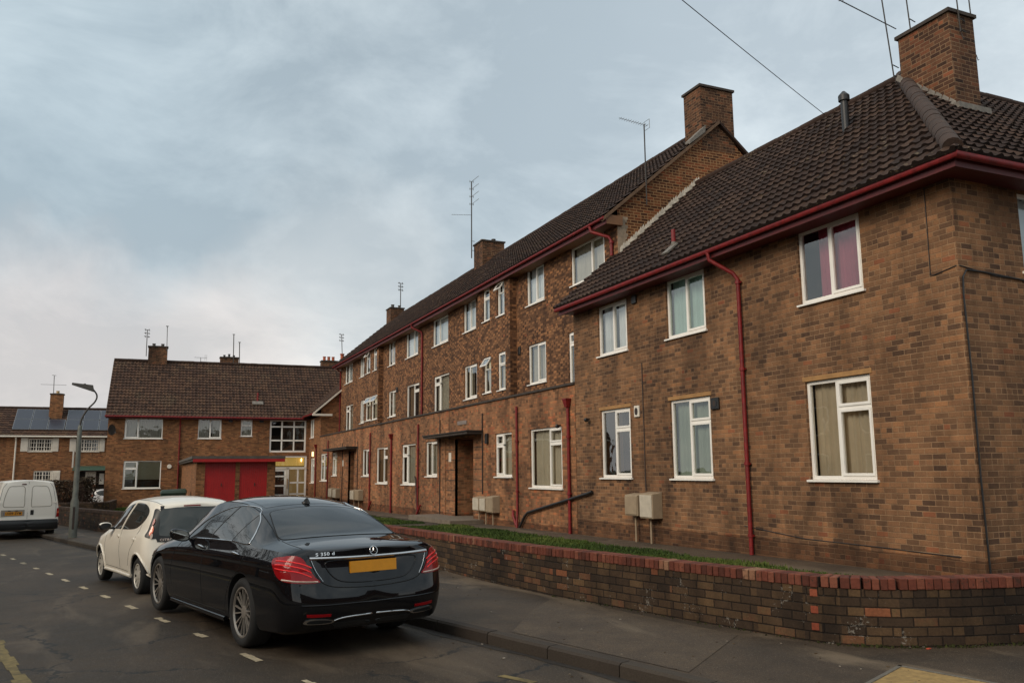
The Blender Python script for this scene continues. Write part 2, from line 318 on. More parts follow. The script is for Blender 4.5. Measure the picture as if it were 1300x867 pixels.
# ------------------------------------------------------------------ ground materials
def asphalt(name, c0, c1, patch, crack=True, sc=1.0):
    m, nt, b = newmat(name); g = N(nt,'ShaderNodeNewGeometry'); P = g.outputs['Position']
    big = noise(nt, P, .5*sc, 6, .65, .5); fine = math_(nt,'MULTIPLY_ADD', noise(nt, P, 42, 4, .85), .5, math_(nt,'MULTIPLY', noise(nt, P, 130, 3, .8), .5)); mid = noise(nt, P, 6, 6, .7)
    c = ramp(nt, big, [(.35,c0),(.65,c1)])
    c = mixc(nt, c, ramp(nt, fine, [(.36,(.42,.42,.42)),(.64,(1.7,1.66,1.58))]), .95, 'MULTIPLY')
    c = mixc(nt, c, ramp(nt, mid, [(.3,(.75,.75,.75)),(.7,(1.2,1.2,1.18))]), .8, 'MULTIPLY')
    st = noise(nt, mapping(nt, P, (1,.33,1), rot=(0,0,.26)), .9, 5, .6, 1)
    c = mixc(nt, c, patch, ramp(nt, st, [(.52,(0,0,0)),(.66,(.85,.85,.85))]))
    ag = N(nt,'ShaderNodeTexVoronoi'); ag.inputs['Scale'].default_value = 55; nt.links.new(P, ag.inputs['Vector'])
    spk = math_(nt,'LESS_THAN', ag.outputs['Distance'], .16)
    c = mixc(nt, c, lin(140,128,110), math_(nt,'MULTIPLY', spk, .7))
    if crack:
        wv = N(nt,'ShaderNodeVectorMath', operation='MULTIPLY_ADD'); nt.links.new(noise(nt, P, 2.2, 6, .7, 0, 'Color'), wv.inputs[0]); wv.inputs[1].default_value = (.7,.7,0); nt.links.new(P, wv.inputs[2])
        v = N(nt,'ShaderNodeTexVoronoi', feature='DISTANCE_TO_EDGE'); v.inputs['Scale'].default_value = .32; nt.links.new(wv.outputs[0], v.inputs['Vector'])
        k = math_(nt,'MULTIPLY', math_(nt,'LESS_THAN', v.outputs['Distance'], .0048), math_(nt,'GREATER_THAN', noise(nt, P, .45, 2), .43))
        c = mixc(nt, c, (.012,.011,.01), math_(nt,'MULTIPLY', k, .85))
    nt.links.new(c, b.inputs['Base Color']); b.inputs['Specular IOR Level'].default_value = .35
    nt.links.new(math_(nt,'MULTIPLY_ADD', mid, .25, .62), b.inputs['Roughness'])
    bn = N(nt,'ShaderNodeBump'); bn.inputs['Strength'].default_value = .7; bn.inputs['Distance'].default_value = .006
    nt.links.new(math_(nt,'ADD', fine, math_(nt,'MULTIPLY', mid, .6)), bn.inputs['Height']); nt.links.new(bn.outputs[0], b.inputs['Normal'])
    return m
ROAD = asphalt('road_asphalt', lin(50,42,33), lin(70,58,46), lin(90,77,62))
PAVE = asphalt('footway_asphalt', lin(52,43,34), lin(76,63,50), lin(112,96,77), crack=False, sc=1.6)
PAVE2 = asphalt('footway_relaid', lin(66,55,45), lin(84,71,57), lin(104,90,73), crack=False, sc=2.2)
SOIL = mat('lawn_soil', lin(46,60,22), .95, var=.3, vscale=6, bump=.6, bscale=40)
FAR = mat('far_ground', lin(70,74,48), .95, var=.3, vscale=.4)
WHITE = mat('worn_white_paint', lin(172,156,128), .8, var=.35, vscale=18)
YELLOW = mat('worn_yellow_paint', lin(112,96,58), .85, var=.5, vscale=12)
# ------------------------------------------------------------------ ground, road, footway, lawn
mb = MB(); YY = [-900,10,62,1500]
for a, b in zip(YY[:-1], YY[1:]): mb.face([(-1200,a,G(a)-.16),(1200,a,G(a)-.16),(1200,b,G(b)-.16),(-1200,b,G(b)-.16)])
tag(mb.build('ground', FAR), kind='structure')
strip('road', lambda y: yl_x(y)-.42, lambda y: kerb_x(y)+.02, -.12, ROAD)
strip('footway', lambda y: kerb_x(y)+.13, 45, 0, PAVE)
strip('opposite_footway', -13, lambda y: yl_x(y)-.56, -.0, PAVE2)
strip('opposite_kerb', lambda y: yl_x(y)-.56, lambda y: yl_x(y)-.42, .0, CONC, thick=.3)
# kerb stones, each .9 m with a fine joint, in one run
KERBM = tone_mat('kerb_stone', [(0,lin(60,52,45)),(1,lin(84,75,64))], fine=70, bump=.5)
mb = MB(); y = -8.0
while y < 78:
    L = .90; y1 = y+L
    t = rng.random(); z0 = G(y)+.004; z1 = G(y1)+.004
    dz = rng.normal(0,.0015)
    A = (kerb_x(y), y); B = (kerb_x(y1), y1); wv = (.967*.135, .261*.135); e = .022
    pts = []
    for (zA,zB,ins) in ((-.3,-.3,0),(z0-e+dz,z1-e+dz,0),(z0+dz,z1+dz,e)):
        pts.append([(A[0]+ins, A[1], zA),(B[0]+ins, B[1], zB),(B[0]+wv[0], B[1]+wv[1], zB),(A[0]+wv[0], A[1]+wv[1], zA)])
    for lo, hi in ((0,1),(1,2)):
        for k in range(4): mb.face([pts[lo][k], pts[lo][(k+1)%4], pts[hi][(k+1)%4], pts[hi][k]][::-1], 0, t)
    mb.face(pts[2][::-1], 0, t)
    y = y1+.012
tag(mb.build('kerb', KERBM, fixn=True), kind='structure')
# gutter channel strip of silt along the kerb, relaid patch in the footway
SILT = mat('gutter_silt', lin(44,38,32), .9, var=.4, vscale=9)
strip('road_gutter', lambda y: kerb_x(y)-.10-.03*math.sin(y*2.3)-.02*math.sin(y*7.1), lambda y: kerb_x(y)+.01, -.116, SILT, ys=[-8+i*.35 for i in range(246)])
mb = MB()
pp = [(3.42,7.95),(4.15,6.0),(5.55,7.15),(5.2,8.9)]
mb.face([(x,y,.004) for x,y in [(3.62,8.3),(4.22,6.05),(5.6,7.15),(5.22,9.4),(4.95,10.1),(4.5,9.6)]][::-1])
tag(mb.build('footway_patch', PAVE2, fixn=True), kind='structure')
# painted markings
mb = MB(); hd = Vector((-.2534,.9674,0)); rt = Vector((.9674,.2534,0))
for i in range(-2, 34):
    y0 = 8.86 + i*1.395; x0 = 1.09-.262*(y0-8.86)
    c = Vector((x0, y0, 0)); L = .23+.02*rng.normal()
    for k in range(4):    # worn, slightly ragged dash in short pieces
        a = c + hd*(-L+2*L*k/4); b = c + hd*(-L+2*L*(k+1)/4); wv = .038+.006*rng.normal(); o = .003*rng.normal()
        if i < 12 and rng.random() < .08: continue
        mb.face([(p.x, p.y, G(p.y)-.116) for p in (a+rt*(-wv+o), a+rt*(wv+o), b+rt*(wv+o), b+rt*(-wv+o))])
tag(mb.build('bay_line_markings', WHITE), kind='structure')
mb = MB(); y = 4.0
while y < 60:
    y1 = y + .22
    if rng.random() > .06 or y < 11:
        wa = .055+.012*rng.normal(); o = .008*rng.normal()
        mb.face([(yl_x(y)-wa+o,y,G(y)-.116),(yl_x(y)+wa+o,y,G(y)-.116),(yl_x(y1)+wa+o,y1,G(y1)-.116),(yl_x(y1)-wa+o,y1,G(y1)-.116)])
    y = y1
mb2 = MB()
for (x0,y0) in ((2.95,7.1),(3.05,6.7)):
    mb.face([(x0,y0,-.116),(x0+.16,y0-.35,-.116),(x0+.24,y0-.33,-.116),(x0+.08,y0+.02,-.116)])
tag(mb.build('yellow_line_markings', YELLOW), kind='structure')
# lawn and the paved strip along the buildings
wall_path = [(5.99,6.62),(5.62,8.25),(5.16,10.4),(4.98,12.2),(4.86,15.0),(4.7,18.0),(4.4,21.5)]
wall_right = [(6.02,6.58),(6.35,6.15),(7.1,5.78),(8.1,5.52),(11,5.1),(16,4.6)]
def wx(y):
    P = wall_path
    for (x0,y0),(x1,y1) in zip(P[:-1],P[1:]):
        if y0 <= y <= y1: return x0+(x1-x0)*(y-y0)/(y1-y0)
    return P[0][0] if y < P[0][1] else P[-1][0]
LY = [7,8.25,9,10.4,12.2,14,15,17,18,20,21.5,24,26,28]
def lawn_r(y): return 9.95+.06*math.sin(y*1.7)
strip('lawn_ground', lambda y: wx(y)+.12, lawn_r, .006, SOIL, ys=LY)
strip('lawn_ground', lambda y: 5.5, lambda y: 9.5-(y-29.5)*.02, .006, SOIL, ys=[29.4,31,33,36,40,44])
strip('path', lambda y: 9.9, 11.3, .010, CONC if False else PAVE2, ys=[5.9,8,10,14,18,22,26,30,36,42,50,58])
mb = MB()
# ------------------------------------------------------------------ brick walls with real openings
def wall(name, m, O, U, Nn, ulen, z0, z1, openings, parent, reveal=.11, top=None, mb=None, mi=0):
    """wall plane from O along U, outward normal Nn; openings (u0,u1,z0,z1) get reveals; top(u) clips a sloping head."""
    own = mb is None
    if own: mb = MB()
    O = Vector(O); U = Vector(U); Nn = Vector(Nn)
    us = sorted({0, ulen} | {o[i] for o in openings for i in (0,1)})
    zs = sorted({z0, z1} | {o[i] for o in openings for i in (2,3)})
    P = lambda u, z, d=0: O + U*u + Vector((0,0,z)) - Nn*d
    for ua, ub in zip(us[:-1], us[1:]):
        for za, zb in zip(zs[:-1], zs[1:]):
            um, zm = (ua+ub)/2, (za+zb)/2
            if any(o[0] < um < o[1] and o[2] < zm < o[3] for o in openings): continue
            mb.face([P(ua,za), P(ub,za), P(ub,zb), P(ua,zb)], mi)
    for a, b, c, d in openings:
        mb.face([P(a,c), P(a,d), P(a,d,reveal), P(a,c,reveal)], mi); mb.face([P(b,c), P(b,c,reveal), P(b,d,reveal), P(b,d)], mi)
        mb.face([P(a,d), P(b,d), P(b,d,reveal), P(a,d,reveal)], mi); mb.face([P(a,c), P(a,c,reveal), P(b,c,reveal), P(b,c)], mi)
    if own: return mb.build(name, m, parent)
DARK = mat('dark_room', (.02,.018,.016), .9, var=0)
def window(parent, O, U, Nn, u0, u1, z0, z1, lay, curt='tan', cover=(0,1), sill=True, lintel=False, open_=None, m=UPVC, recess=.05, fw=.062, gaps=None, name='window', gl=GLASS, blind=None):
    """lay: list of panes (a0,b0,a1,b1,sash) in fractions of the frame; children pane, curtain, sill."""
    O = Vector(O); U = Vector(U).normalized(); Nn = Vector(Nn).normalized(); Z = Vector((0,0,1))
    W = u1-u0; H = z1-z0
    B = O + U*u0 + Z*z0 - Nn*recess           # outer face of frame, lower left
    mb = MB(); pg = MB()
    def bar(m_, ua, ub, za, zb, d0, d1): m_.hexa([B+U*ua+Z*za-Nn*d1, B+U*ub+Z*za-Nn*d1, B+U*ub+Z*za-Nn*d0, B+U*ua+Z*za-Nn*d0, B+U*ua+Z*zb-Nn*d1, B+U*ub+Z*zb-Nn*d1, B+U*ub+Z*zb-Nn*d0, B+U*ua+Z*zb-Nn*d0])
    bar(mb,0,W,0,fw,0,.07); bar(mb,0,W,H-fw,H,0,.07); bar(mb,0,fw,fw,H-fw,0,.07); bar(mb,W-fw,W,fw,H-fw,0,.07)
    h = fw*.42
    for (a0,b0,a1,b1,s) in lay:
        ua = fw if a0 <= 0 else a0*W+h; ub = W-fw if a1 >= 1 else a1*W-h; za = fw if b0 <= 0 else b0*H+h; zb = H-fw if b1 >= 1 else b1*H-h
        # mullions / transoms on the right and top edges
        if a1 < 1: bar(mb, a1*W-h, a1*W+h, (fw if b0<=0 else b0*H-h), (H-fw if b1>=1 else b1*H+h), .004, .066)
        if b1 < 1: bar(mb, ua, ub, b1*H-h, b1*H+h, .003, .067)
        d = .035
        if s == 3:       # top-hung vent swung open
            sw = .045; L = zb-za; ang = rad(32); T = B+U*0+Z*zb+Nn*.0
            dn = (-Z*math.cos(ang) + Nn*math.sin(ang)); nn = (Nn*math.cos(ang) + Z*math.sin(ang))
            def q(u, l, dd): return B + U*u + Z*(zb+.01) + Nn*.012 + dn*l + nn*dd
            def pb(m_, uu0, uu1, l0, l1, e0, e1): m_.hexa([q(uu0,l1,e0),q(uu1,l1,e0),q(uu1,l1,e1),q(uu0,l1,e1),q(uu0,l0,e0),q(uu1,l0,e0),q(uu1,l0,e1),q(uu0,l0,e1)])
            pb(mb,ua-.02,ub+.02,0,sw,0,.04); pb(mb,ua-.02,ub+.02,L-sw,L+.01,0,.04); pb(mb,ua-.02,ua+sw-.02,sw,L-sw,0,.04); pb(mb,ub-sw+.02,ub+.02,sw,L-sw,0,.04)
            pg.face([q(ua,L-sw,.02),q(ub,L-sw,.02),q(ub,sw,.02),q(ua,sw,.02)]); continue
        if s:
            sw = .048
            bar(mb,ua,ub,za,za+sw,-.014,.05); bar(mb,ua,ub,zb-sw,zb,-.014,.05); bar(mb,ua,ua+sw,za+sw,zb-sw,-.014,.05); bar(mb,ub-sw,ub,za+sw,zb-sw,-.014,.05)
            ua += sw; ub -= sw; za += sw; zb -= sw; d = .02
        pg.face([B+U*ua+Z*za-Nn*d, B+U*ub+Z*za-Nn*d, B+U*ub+Z*zb-Nn*d, B+U*ua+Z*zb-Nn*d])
    w_ = mb.build(name, m, parent)
    pg.build('pane', gl, w_)
    if curt:
        cb = MB(); c0, c1 = cover; segs = [(c0,c1)] if gaps is None else gaps
        for (s0,s1) in segs:
            n = max(4, int((s1-s0)*W/.035)); prev = None
            for i in range(n+1):
                u = W*(s0+(s1-s0)*i/n); dd = .15+.022*math.sin(i*1.9+s0*7)+.012*math.sin(i*.73) if curt != 'blind' else .12
                p0 = B+U*u+Z*(.04 if blind is None else H*blind)-Nn*dd; p1 = B+U*u+Z*(H-.03)-Nn*dd
                if prev: cb.face([prev[0], p0, p1, prev[1]])
                prev = (p0,p1)
        cb.build('curtain', CURT[curt], w_, smooth=True)
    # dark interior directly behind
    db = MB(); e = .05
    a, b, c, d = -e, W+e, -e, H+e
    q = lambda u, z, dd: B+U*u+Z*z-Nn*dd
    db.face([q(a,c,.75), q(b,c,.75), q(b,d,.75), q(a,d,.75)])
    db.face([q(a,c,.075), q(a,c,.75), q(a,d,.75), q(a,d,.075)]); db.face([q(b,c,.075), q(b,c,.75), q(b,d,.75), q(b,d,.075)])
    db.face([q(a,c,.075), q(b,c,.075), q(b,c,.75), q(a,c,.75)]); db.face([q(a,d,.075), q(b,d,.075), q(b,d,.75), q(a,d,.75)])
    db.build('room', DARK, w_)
    if sill:
        sb = MB(); s0 = O+U*(u0-.05)+Z*z0; s1 = O+U*(u1+.05)+Z*z0
        sb.hexa([s0-Nn*.06-Z*.045, s1-Nn*.06-Z*.045, s1+Nn*.055-Z*.045, s0+Nn*.055-Z*.045, s0-Nn*.06+Z*.004, s1-Nn*.06+Z*.004, s1+Nn*.055-Z*.012, s0+Nn*.055-Z*.012])
        sb.build('sill', m, w_)
    if lintel:
        lb = MB(); s0 = O+U*(u0-.05)+Z*(z1+.004); s1 = O+U*(u1+.05)+Z*(z1+.004)
        lb.hexa([s0-Nn*.04, s1-Nn*.04, s1+Nn*.012, s0+Nn*.012, s0-Nn*.04+Z*.085, s1-Nn*.04+Z*.085, s1+Nn*.012+Z*.085, s0+Nn*.012+Z*.085]); lb.build('lintel', LINTEL, w_)
    return w_
two = lambda f=.48, s=(0,1): [(0,0,f,1,s[0]),(f,0,1,1,s[1])]
fanR = lambda f=.47, t=.68: [(0,0,f,1,0),(f,0,1,t,1),(f,t,1,1,1)]
fanL = lambda f=.36, t=.68: [(0,0,f,t,1),(0,t,f,1,1),(f,0,1,1,0)]
fan1 = lambda t=.66: [(0,0,1,t,0),(0,t,1,1,1)]
open1 = lambda t=.66: [(0,0,1,t,0),(0,t,1,1,3)]

# ------------------------------------------------------------------ tiled roof slopes
def slope(name, P0, A, Up, length, slen, m, parent, clips=(), tile=.2, expo=.34, roll=.030, step=.052, samp=5, seed=0):
    r = np.random.default_rng(seed); P0 = Vector(P0); A = Vector(A).normalized(); Up = Vector(Up).normalized(); Nn = A.cross(Up)
    if Nn.z < 0: Nn = -Nn
    nc = int(math.ceil(slen/expo)); ns = int(length/tile*samp)
    S = np.linspace(0, length, ns+1)
    ph = (S/tile) % 1.0
    prof = roll*np.clip(np.sin(ph*2*np.pi), -.35, 1)
    V = []; F = []; T = []
    a = np.array(A); u = np.array(Up); n = np.array(Nn); p0 = np.array(P0)
    for c in range(nc):
        t0 = c*expo; t1 = min((c+1)*expo+.0, slen)
        cr = r.normal(0,.004, int(length/tile)+2)[(S/tile).astype(int)]
        V.append(p0 + S[:,None]*a + t0*u + (prof+step+cr)[:,None]*n); V.append(p0 + S[:,None]*a + t1*u + (prof+cr*.3)[:,None]*n)
    V.append(p0 + S[:,None]*a + 0*u + (prof*0-.02)[:,None]*n)     # underside of the eaves course
    V = np.concatenate(V); k = ns+1
    rows = 2*nc
    order = [rows] + list(range(rows))
    for i in range(len(order)-1):
        lo, hi = order[i], order[i+1]
        c = max(0,(i-1)//2+0)
        tl = r.random(int(length/tile)+2)
        if i % 2 == 1: tcur = tl
        for j in range(ns):
            F.append((lo*k+j, lo*k+j+1, hi*k+j+1, hi*k+j)); T.append(float(tcur[int(S[j]/tile+1e-6)])*.9 if i % 2 == 1 else .0)
    me = bpy.data.meshes.new(name); me.from_pydata([tuple(v) for v in V], [], F)
    at = me.attributes.new('tone','FLOAT','FACE'); at.data.foreach_set('value', T); me.update()
    bm = bmesh.new(); bm.from_mesh(me)
    for (co, no) in clips:
        bmesh.ops.bisect_plane(bm, geom=bm.verts[:]+bm.edges[:]+bm.faces[:], plane_co=Vector(co), plane_no=Vector(no), clear_outer=True)
    for f in bm.faces: 
        if f.normal.z < -.2: f.normal_flip()
        f.smooth = True
    bm.to_mesh(me); bm.free()
    o = link(name, me, m, parent); me.set_sharp_from_angle(angle=rad(42)); return o
def plane_face(mb, pts, mi=0): mb.face(pts, mi)
def ridge(name, A, B, r, parent, m=RIDGE, seg=.45, seed=0):
    A = Vector(A); B = Vector(B); L = (B-A).length; n = max(1,int(L/seg)); mb = MB(); rr = np.random.default_rng(seed)
    for i in range(n):
        p = A.lerp(B, i/n); q = A.lerp(B, (i+1)/n); o = Vector((0,0,rr.normal(0,.006)))
        mb.tube([p+o, p.lerp(q,.96)+o, q+o], [r*1.02, r, r*.97], 14)
    return mb.build(name, m, parent, smooth=50)
def gutter(parent, pts, r=.062, m=RED):
    mb = MB(); mb.tube(pts, r, 10)
    return mb.build('gutter', m, parent, smooth=40)
def pipe(parent, pts, r=.036, m=RED, brackets=(), hop=None, name='drainpipe', n_out=(-1,0,0)):
    mb = MB(); mb.tube(pts, r, 10)
    for b in brackets:
        b = Vector(b); mb.tube([b-Vector((0,0,.03)), b+Vector((0,0,.03))], r*1.45, 10); t = Vector(n_out).cross(Vector((0,0,1)))
        mb.obox(b-Vector(n_out)*.03, t*.075, Vector(n_out)*.012, (0,0,.014))
    if hop:
        h = Vector(hop); mb.hexa([h+Vector(v) for v in ((-.05,-.06,-.12),(.05,-.06,-.12),(.05,.06,-.12),(-.05,.06,-.12),(-.1,-.12,.1),(.07,-.12,.1),(.07,.12,.1),(-.1,.12,.1))])
        mb.box(h+Vector((-.11,-.13,.1)), h+Vector((.07,.13,.13)))
    return mb.build(name, m, parent, smooth=40)
def chimney(parent, x0, x1, y0, y1, zb, zt, pots=(), m=BR_CHIM, flash=True):
    mb = MB(); c = .05
    mb.box((x0,y0,zb),(x1,y1,zt-.075))
    ch = mb.build('chimney', m, parent)
    cb = MB(); cb.box((x0-c,y0-c,zt-.075),(x1+c,y1+c,zt)); cx, cy = (x0+x1)/2,(y0+y1)/2
    cb.hexa([(x0,y0,zt),(x1,y0,zt),(x1,y1,zt),(x0,y1,zt),(cx-.2,cy-.2,zt+.05),(cx+.2,cy-.2,zt+.05),(cx+.2,cy+.2,zt+.05),(cx-.2,cy+.2,zt+.05)])
    cb.build('capping', CONCD, ch)
    for (px_, py_, h, r, pm) in pots:
        pb = MB(); pb.lathe([(0,0),(r*1.05,0),(r,h*.1),(r*.88,h*.8),(r*1.08,h*.86),(r*1.08,h),(r*.8,h),(r*.7,h*.5),(0,h*.5)], (px_,py_,zt-.01), 'Z', 14); pb.build('chimney_pot', pm, ch, smooth=40)
    return ch
X0 = 11.18; XU = 12.5; XB = 12.22; FU = (0,-1,0); FN = (-1,0,0)   # facade frames: u = viewer's right = -Y

# ================================================================== near two-storey block
nb = empty('apartment_block', (X0,8.62,0), label='two storey brick block with hipped pantile roof on the street corner, nearest the camera', cat='building')
nb.matrix_world = Matrix.Identity(4)
OY = 21.02; O = (X0,OY,0); uy = lambda y: OY-y
nw1 = [(19.61,18.13,4.67,6.0),(16.36,14.86,4.67,6.05),(11.96,10.45,4.67,6.06)]
nw0 = [(19.60,18.10,1.46,3.21),(16.36,14.84,1.45,3.22),(11.98,10.46,1.45,3.22)]
mb = MB()
wall('', None, O, FU, FN, OY-8.62, -1.0, 6.06, [(uy(a),uy(b),c,d) for a,b,c,d in nw0+nw1], None, mb=mb)
# return facade facing the side road, tall window at its far end of frame
wall('', None, (X0,8.62,0), (1,0,0), (0,-1,0), 22, -1.0, 6.06, [(1.5,3.0,4.70,6.0),(1.5,3.0,1.46,3.2),(6,7.5,4.7,6.0),(6,7.5,1.46,3.2)], None, mb=mb)
mb.face([(33.2,8.62,-1),(33.2,18,-1),(33.2,18,6.06),(33.2,8.62,6.06)]); mb.face([(20,OY,-1),(X0,OY,-1),(X0,OY,6.06),(20,OY,6.06)])
mb.build('wall', BR_NEAR, nb)
cc = ['white','teal','pink']; c0 = ['brown','sage','tan']
for i,(a,b,c,d) in enumerate(nw1):
    window(nb, O, FU, FN, uy(a), uy(b), c, d, two(.5,(0,1)), curt=cc[i], gaps=[(.55,.98),(.02,.3)] if i==0 else ([(.02,.98)] if i==1 else [(.22,.98)]))
for i,(a,b,c,d) in enumerate(nw0):
    window(nb, O, FU, FN, uy(a), uy(b), c, d, fanR(.47,.70), curt=c0[i], lintel=True, gaps=[(.25,.52),(.8,.97)] if i==0 else [(.02,.98)])
for u in (1.5,6):
    window(nb, (X0,8.62,0), (1,0,0), (0,-1,0), u, u+1.5, 4.70, 6.0, two(.5), curt='white'); window(nb, (X0,8.62,0), (1,0,0), (0,-1,0), u, u+1.5, 1.46, 3.2, fanR(), curt='tan', lintel=True)
# eaves: gutter, fascia and soffit wrap the corner
ex, ey, ez = 10.66, 8.10, 6.17
gutter(nb, [(ex,21.1,ez),(ex,ey,ez),(33.7,ey,ez)], .066)
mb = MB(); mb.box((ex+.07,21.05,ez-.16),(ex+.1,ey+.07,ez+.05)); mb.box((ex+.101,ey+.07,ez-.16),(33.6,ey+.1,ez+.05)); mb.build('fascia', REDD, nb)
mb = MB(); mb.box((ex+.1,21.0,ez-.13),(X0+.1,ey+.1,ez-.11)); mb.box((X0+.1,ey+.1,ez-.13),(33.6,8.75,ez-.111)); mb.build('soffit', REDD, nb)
pipe(nb, [(ex,14.02,ez-.03),(ex+.02,14.0,ez-.2),(X0-.14,13.7,ez-.52),(X0-.07,13.64,ez-.66),(X0-.07,13.64,-.02)], .043, brackets=[(X0-.07,13.64,z) for z in (5.45,3.65,1.75,.35)])
# roof: street slope, side slope, hip, ridges
K = 4.82; SL = .867; up = Vector((1,0,SL)); upY = Vector((0,1,SL)); sl = math.hypot(K,K*SL); EZ = 6.22
hipn = Vector((1,-1,0))
slope('roof', (10.60,21.10,EZ-.02), (0,-1,0), up, 13.1, sl+.05, TILE, nb, clips=[((10.60,8.05,0),(1,-1,0))], seed=1, tile=.22)
slope('roof', (10.60,8.05,EZ-.02), (1,0,0), upY, 23, sl+.05, TILE, nb, clips=[((10.60,8.05,0),(-1,1,0))], seed=2, tile=.22)
mb = MB(); RX = 10.6+K; RY = 8.05+K; RZ = EZ+K*SL
mb.face([(RX,21.0,RZ-.02),(RX,RY,RZ-.02),(20.2,20.8,EZ)]); mb.face([(RX,RY,RZ-.02),(33.6,RY,RZ-.02),(33.6,RY+K,EZ),(20.2,RY+K,EZ),(20.2,20.8,EZ)]); mb.build('roof', TILE, nb)
ridge('hip_tiles', (10.75,8.2,EZ+.09), (RX,RY,RZ+.03), .145, nb, seg=.4)
ridge('ridge_tiles', (RX,20.6,RZ+.01), (RX,RY,RZ+.02), .11, nb, m=TILE); ridge('ridge_tiles', (RX,RY,RZ+.01), (33.6,RY,RZ+.01), .11, nb, m=TILE)
nch = chimney(nb, 14.65, 15.38, 11.0, 12.25, 8.2, 10.92)
mb = MB()
for i in range(9):  # stepped lead soakers along the left foot of the stack
    y = 11.0+i*.15; z = EZ+(y-8.05)*SL+.08; mb.hexa([(14.60,y,z-.08),(14.647,y,z-.08),(14.647,y+.15,z+.05),(14.60,y+.15,z+.05),(14.625,y,z+.02),(14.647,y,z+.06),(14.647,y+.12,z+.18),(14.62,y+.15,z+.10)])
mb.box((14.55,10.86,8.72),(15.48,10.995,8.84)); mb.build('flashing', LEAD, nch)
# stack vents on the slope
def roofz(x): return EZ+(x-10.6)*SL
mb = MB(); x, y = 13.74, 13.0; mb.tube([(x,y,roofz(x)-.1),(x,y,roofz(x)+.72)], .08, 12); mb.tube([(x,y,roofz(x)+.66),(x,y,roofz(x)+.78),(x,y,roofz(x)+.88)], [.12,.12,.03], 12); mb.build('roof_vent', BLACKP, nb, smooth=40)
x, y = 11.25, 16.05; mb = MB(); mb.tube([(x,y,roofz(x)),(x,y,roofz(x)+.16)], .06, 10, mi=1); mb.tube([(x,y,roofz(x)+.15),(x,y,roofz(x)+.46)], .052, 10, mi=0)
mb.obox((x-.12,y,roofz(x)-.02), Vector((.15,0,.13)), (0,.13,0), Vector((-.013,0,.015)), mi=1); mb.build('roof_vent', [RED, LEAD], nb, smooth=40)
mb = MB(); mb.tube([(10.95,8.35,EZ+.1),(10.95,8.35,EZ+.34)], .018, 8); mb.build('hip_iron', RED, nb)

# ================================================================== three-storey block (set back above a flat-roofed ground floor)
mn = empty('apartment_block', (0,0,0), label='long three storey brick block with set back upper floors and two stair bays', cat='building')
OM = (X0,58.0,0); gy = lambda y: 58.0-y
g_w = [(57.7,55.35,1.12,2.9,fanL(.42,.72),'grey'),(53.95,52.5,1.46,2.9,fanL(.5,.75),'net'),(46.0,44.5,1.45,2.88,two(.5,(0,1)),'grey'),(42.95,40.78,1.09,2.88,fanR(.6,.72),'brown'),
       (38.3,36.15,1.09,2.9,fanL(.38,.72),'cream'),(34.68,33.16,1.46,2.9,two(.45,(0,1)),'cream'),(26.93,25.5,1.47,2.92,fanL(.45,.72),'net'),(24.08,21.88,1.14,2.93,fanR(.6,.74),'net')]
porch = [(31.0,29.03,-.25,2.88),(49.35,47.95,-.45,2.88)]
mb = MB()
wall('', None, OM, FU, FN, 58.0-21.0, -1.0, 4.06, [(gy(a),gy(b),c,d) for a,b,c,d,_,_ in g_w]+[(gy(a),gy(b),c,d) for a,b,c,d in porch], None, mb=mb)
for a,b,c,d in porch:   # recessed entrance with brick cheeks
    D = 1.15
    mb.face([(X0,a,c),(X0,a,d),(X0+D,a,d),(X0+D,a,c)]); mb.face([(X0,b,c),(X0+D,b,c),(X0+D,b,d),(X0,b,d)])
    mb.face([(X0+D,a,c),(X0+D,b,c),(X0+D,b,d),(X0+D,a,d)]); mb.face([(X0,a,d),(X0,b,d),(X0+D,b,d),(X0+D,a,d)])
mb.build('wall', BR_ORG, mn)
for a,b,c,d,l,cu in g_w: window(mn, OM, FU, FN, gy(a), gy(b), c, d, l, curt=cu, gaps=[(.03,.40),(.6,.97)] if cu=='grey' else [(.02,.98)])
mb = MB()
for a,b,c,d in porch:
    D = 1.15; y = b+.02
    mb.box((X0+D-.05,a-.25,c),(X0+D-.003,y+.12,1.45)); mb.box((X0+D-.07,a-.25,1.45),(X0+D-.003,y+.12,1.52))
mb.build('door', mat('dark_brown_panel', lin(38,28,22), .6, var=.2), mn)  # plain dark brown panel low on the back wall of each porch
# shallow rustication grooves on the porch piers
mb = MB()
for ya, yb in ((32.05,31.0),(29.03,28.05),(50.4,49.35),(47.95,47.2)):
    for k in range(7): mb.box((X0-.006,yb+.001,.35+k*.39+G(ya)),(X0+.01,ya,.372+k*.39+G(ya)))
mb.build('pier_groove', CONCD, mn)
mb = MB(); mb.box((X0-.03,32.14,-1),(X0-.0,32.05,2.88)); mb.build('pier_edge', BR_ORG, mn)
for ya, yb, z in ((33.15,28.05,2.97),(53.85,47.25,2.97)):
    mb = MB(); mb.box((X0-.62,yb,z),(X0+.02,ya,z+.09)); mb.box((X0-.66,yb-.04,z+.09),(X0+.02,ya+.04,z+.13)); mb.build('canopy', CONCD, mn)
for ya, yb, g in ((33.0,28.0,-.15),(51.5,46.8,-.32)):
    mb = MB(); mb.box((X0-1.25,yb,g-.3),(X0+1.1,ya,g+.11)); mb.build('step', CONC, mn)
# parapet capping and flat roof
mb = MB(); mb.box((X0-.05,21.02,4.06),(X0+.24,58.03,4.125)); mb.build('parapet_capping', CONCD, mn)
mb = MB(); mb.box((X0+.24,20.9,3.95),(XU+.1,58.0,4.04)); mb.build('flat_roof', FELT, mn)
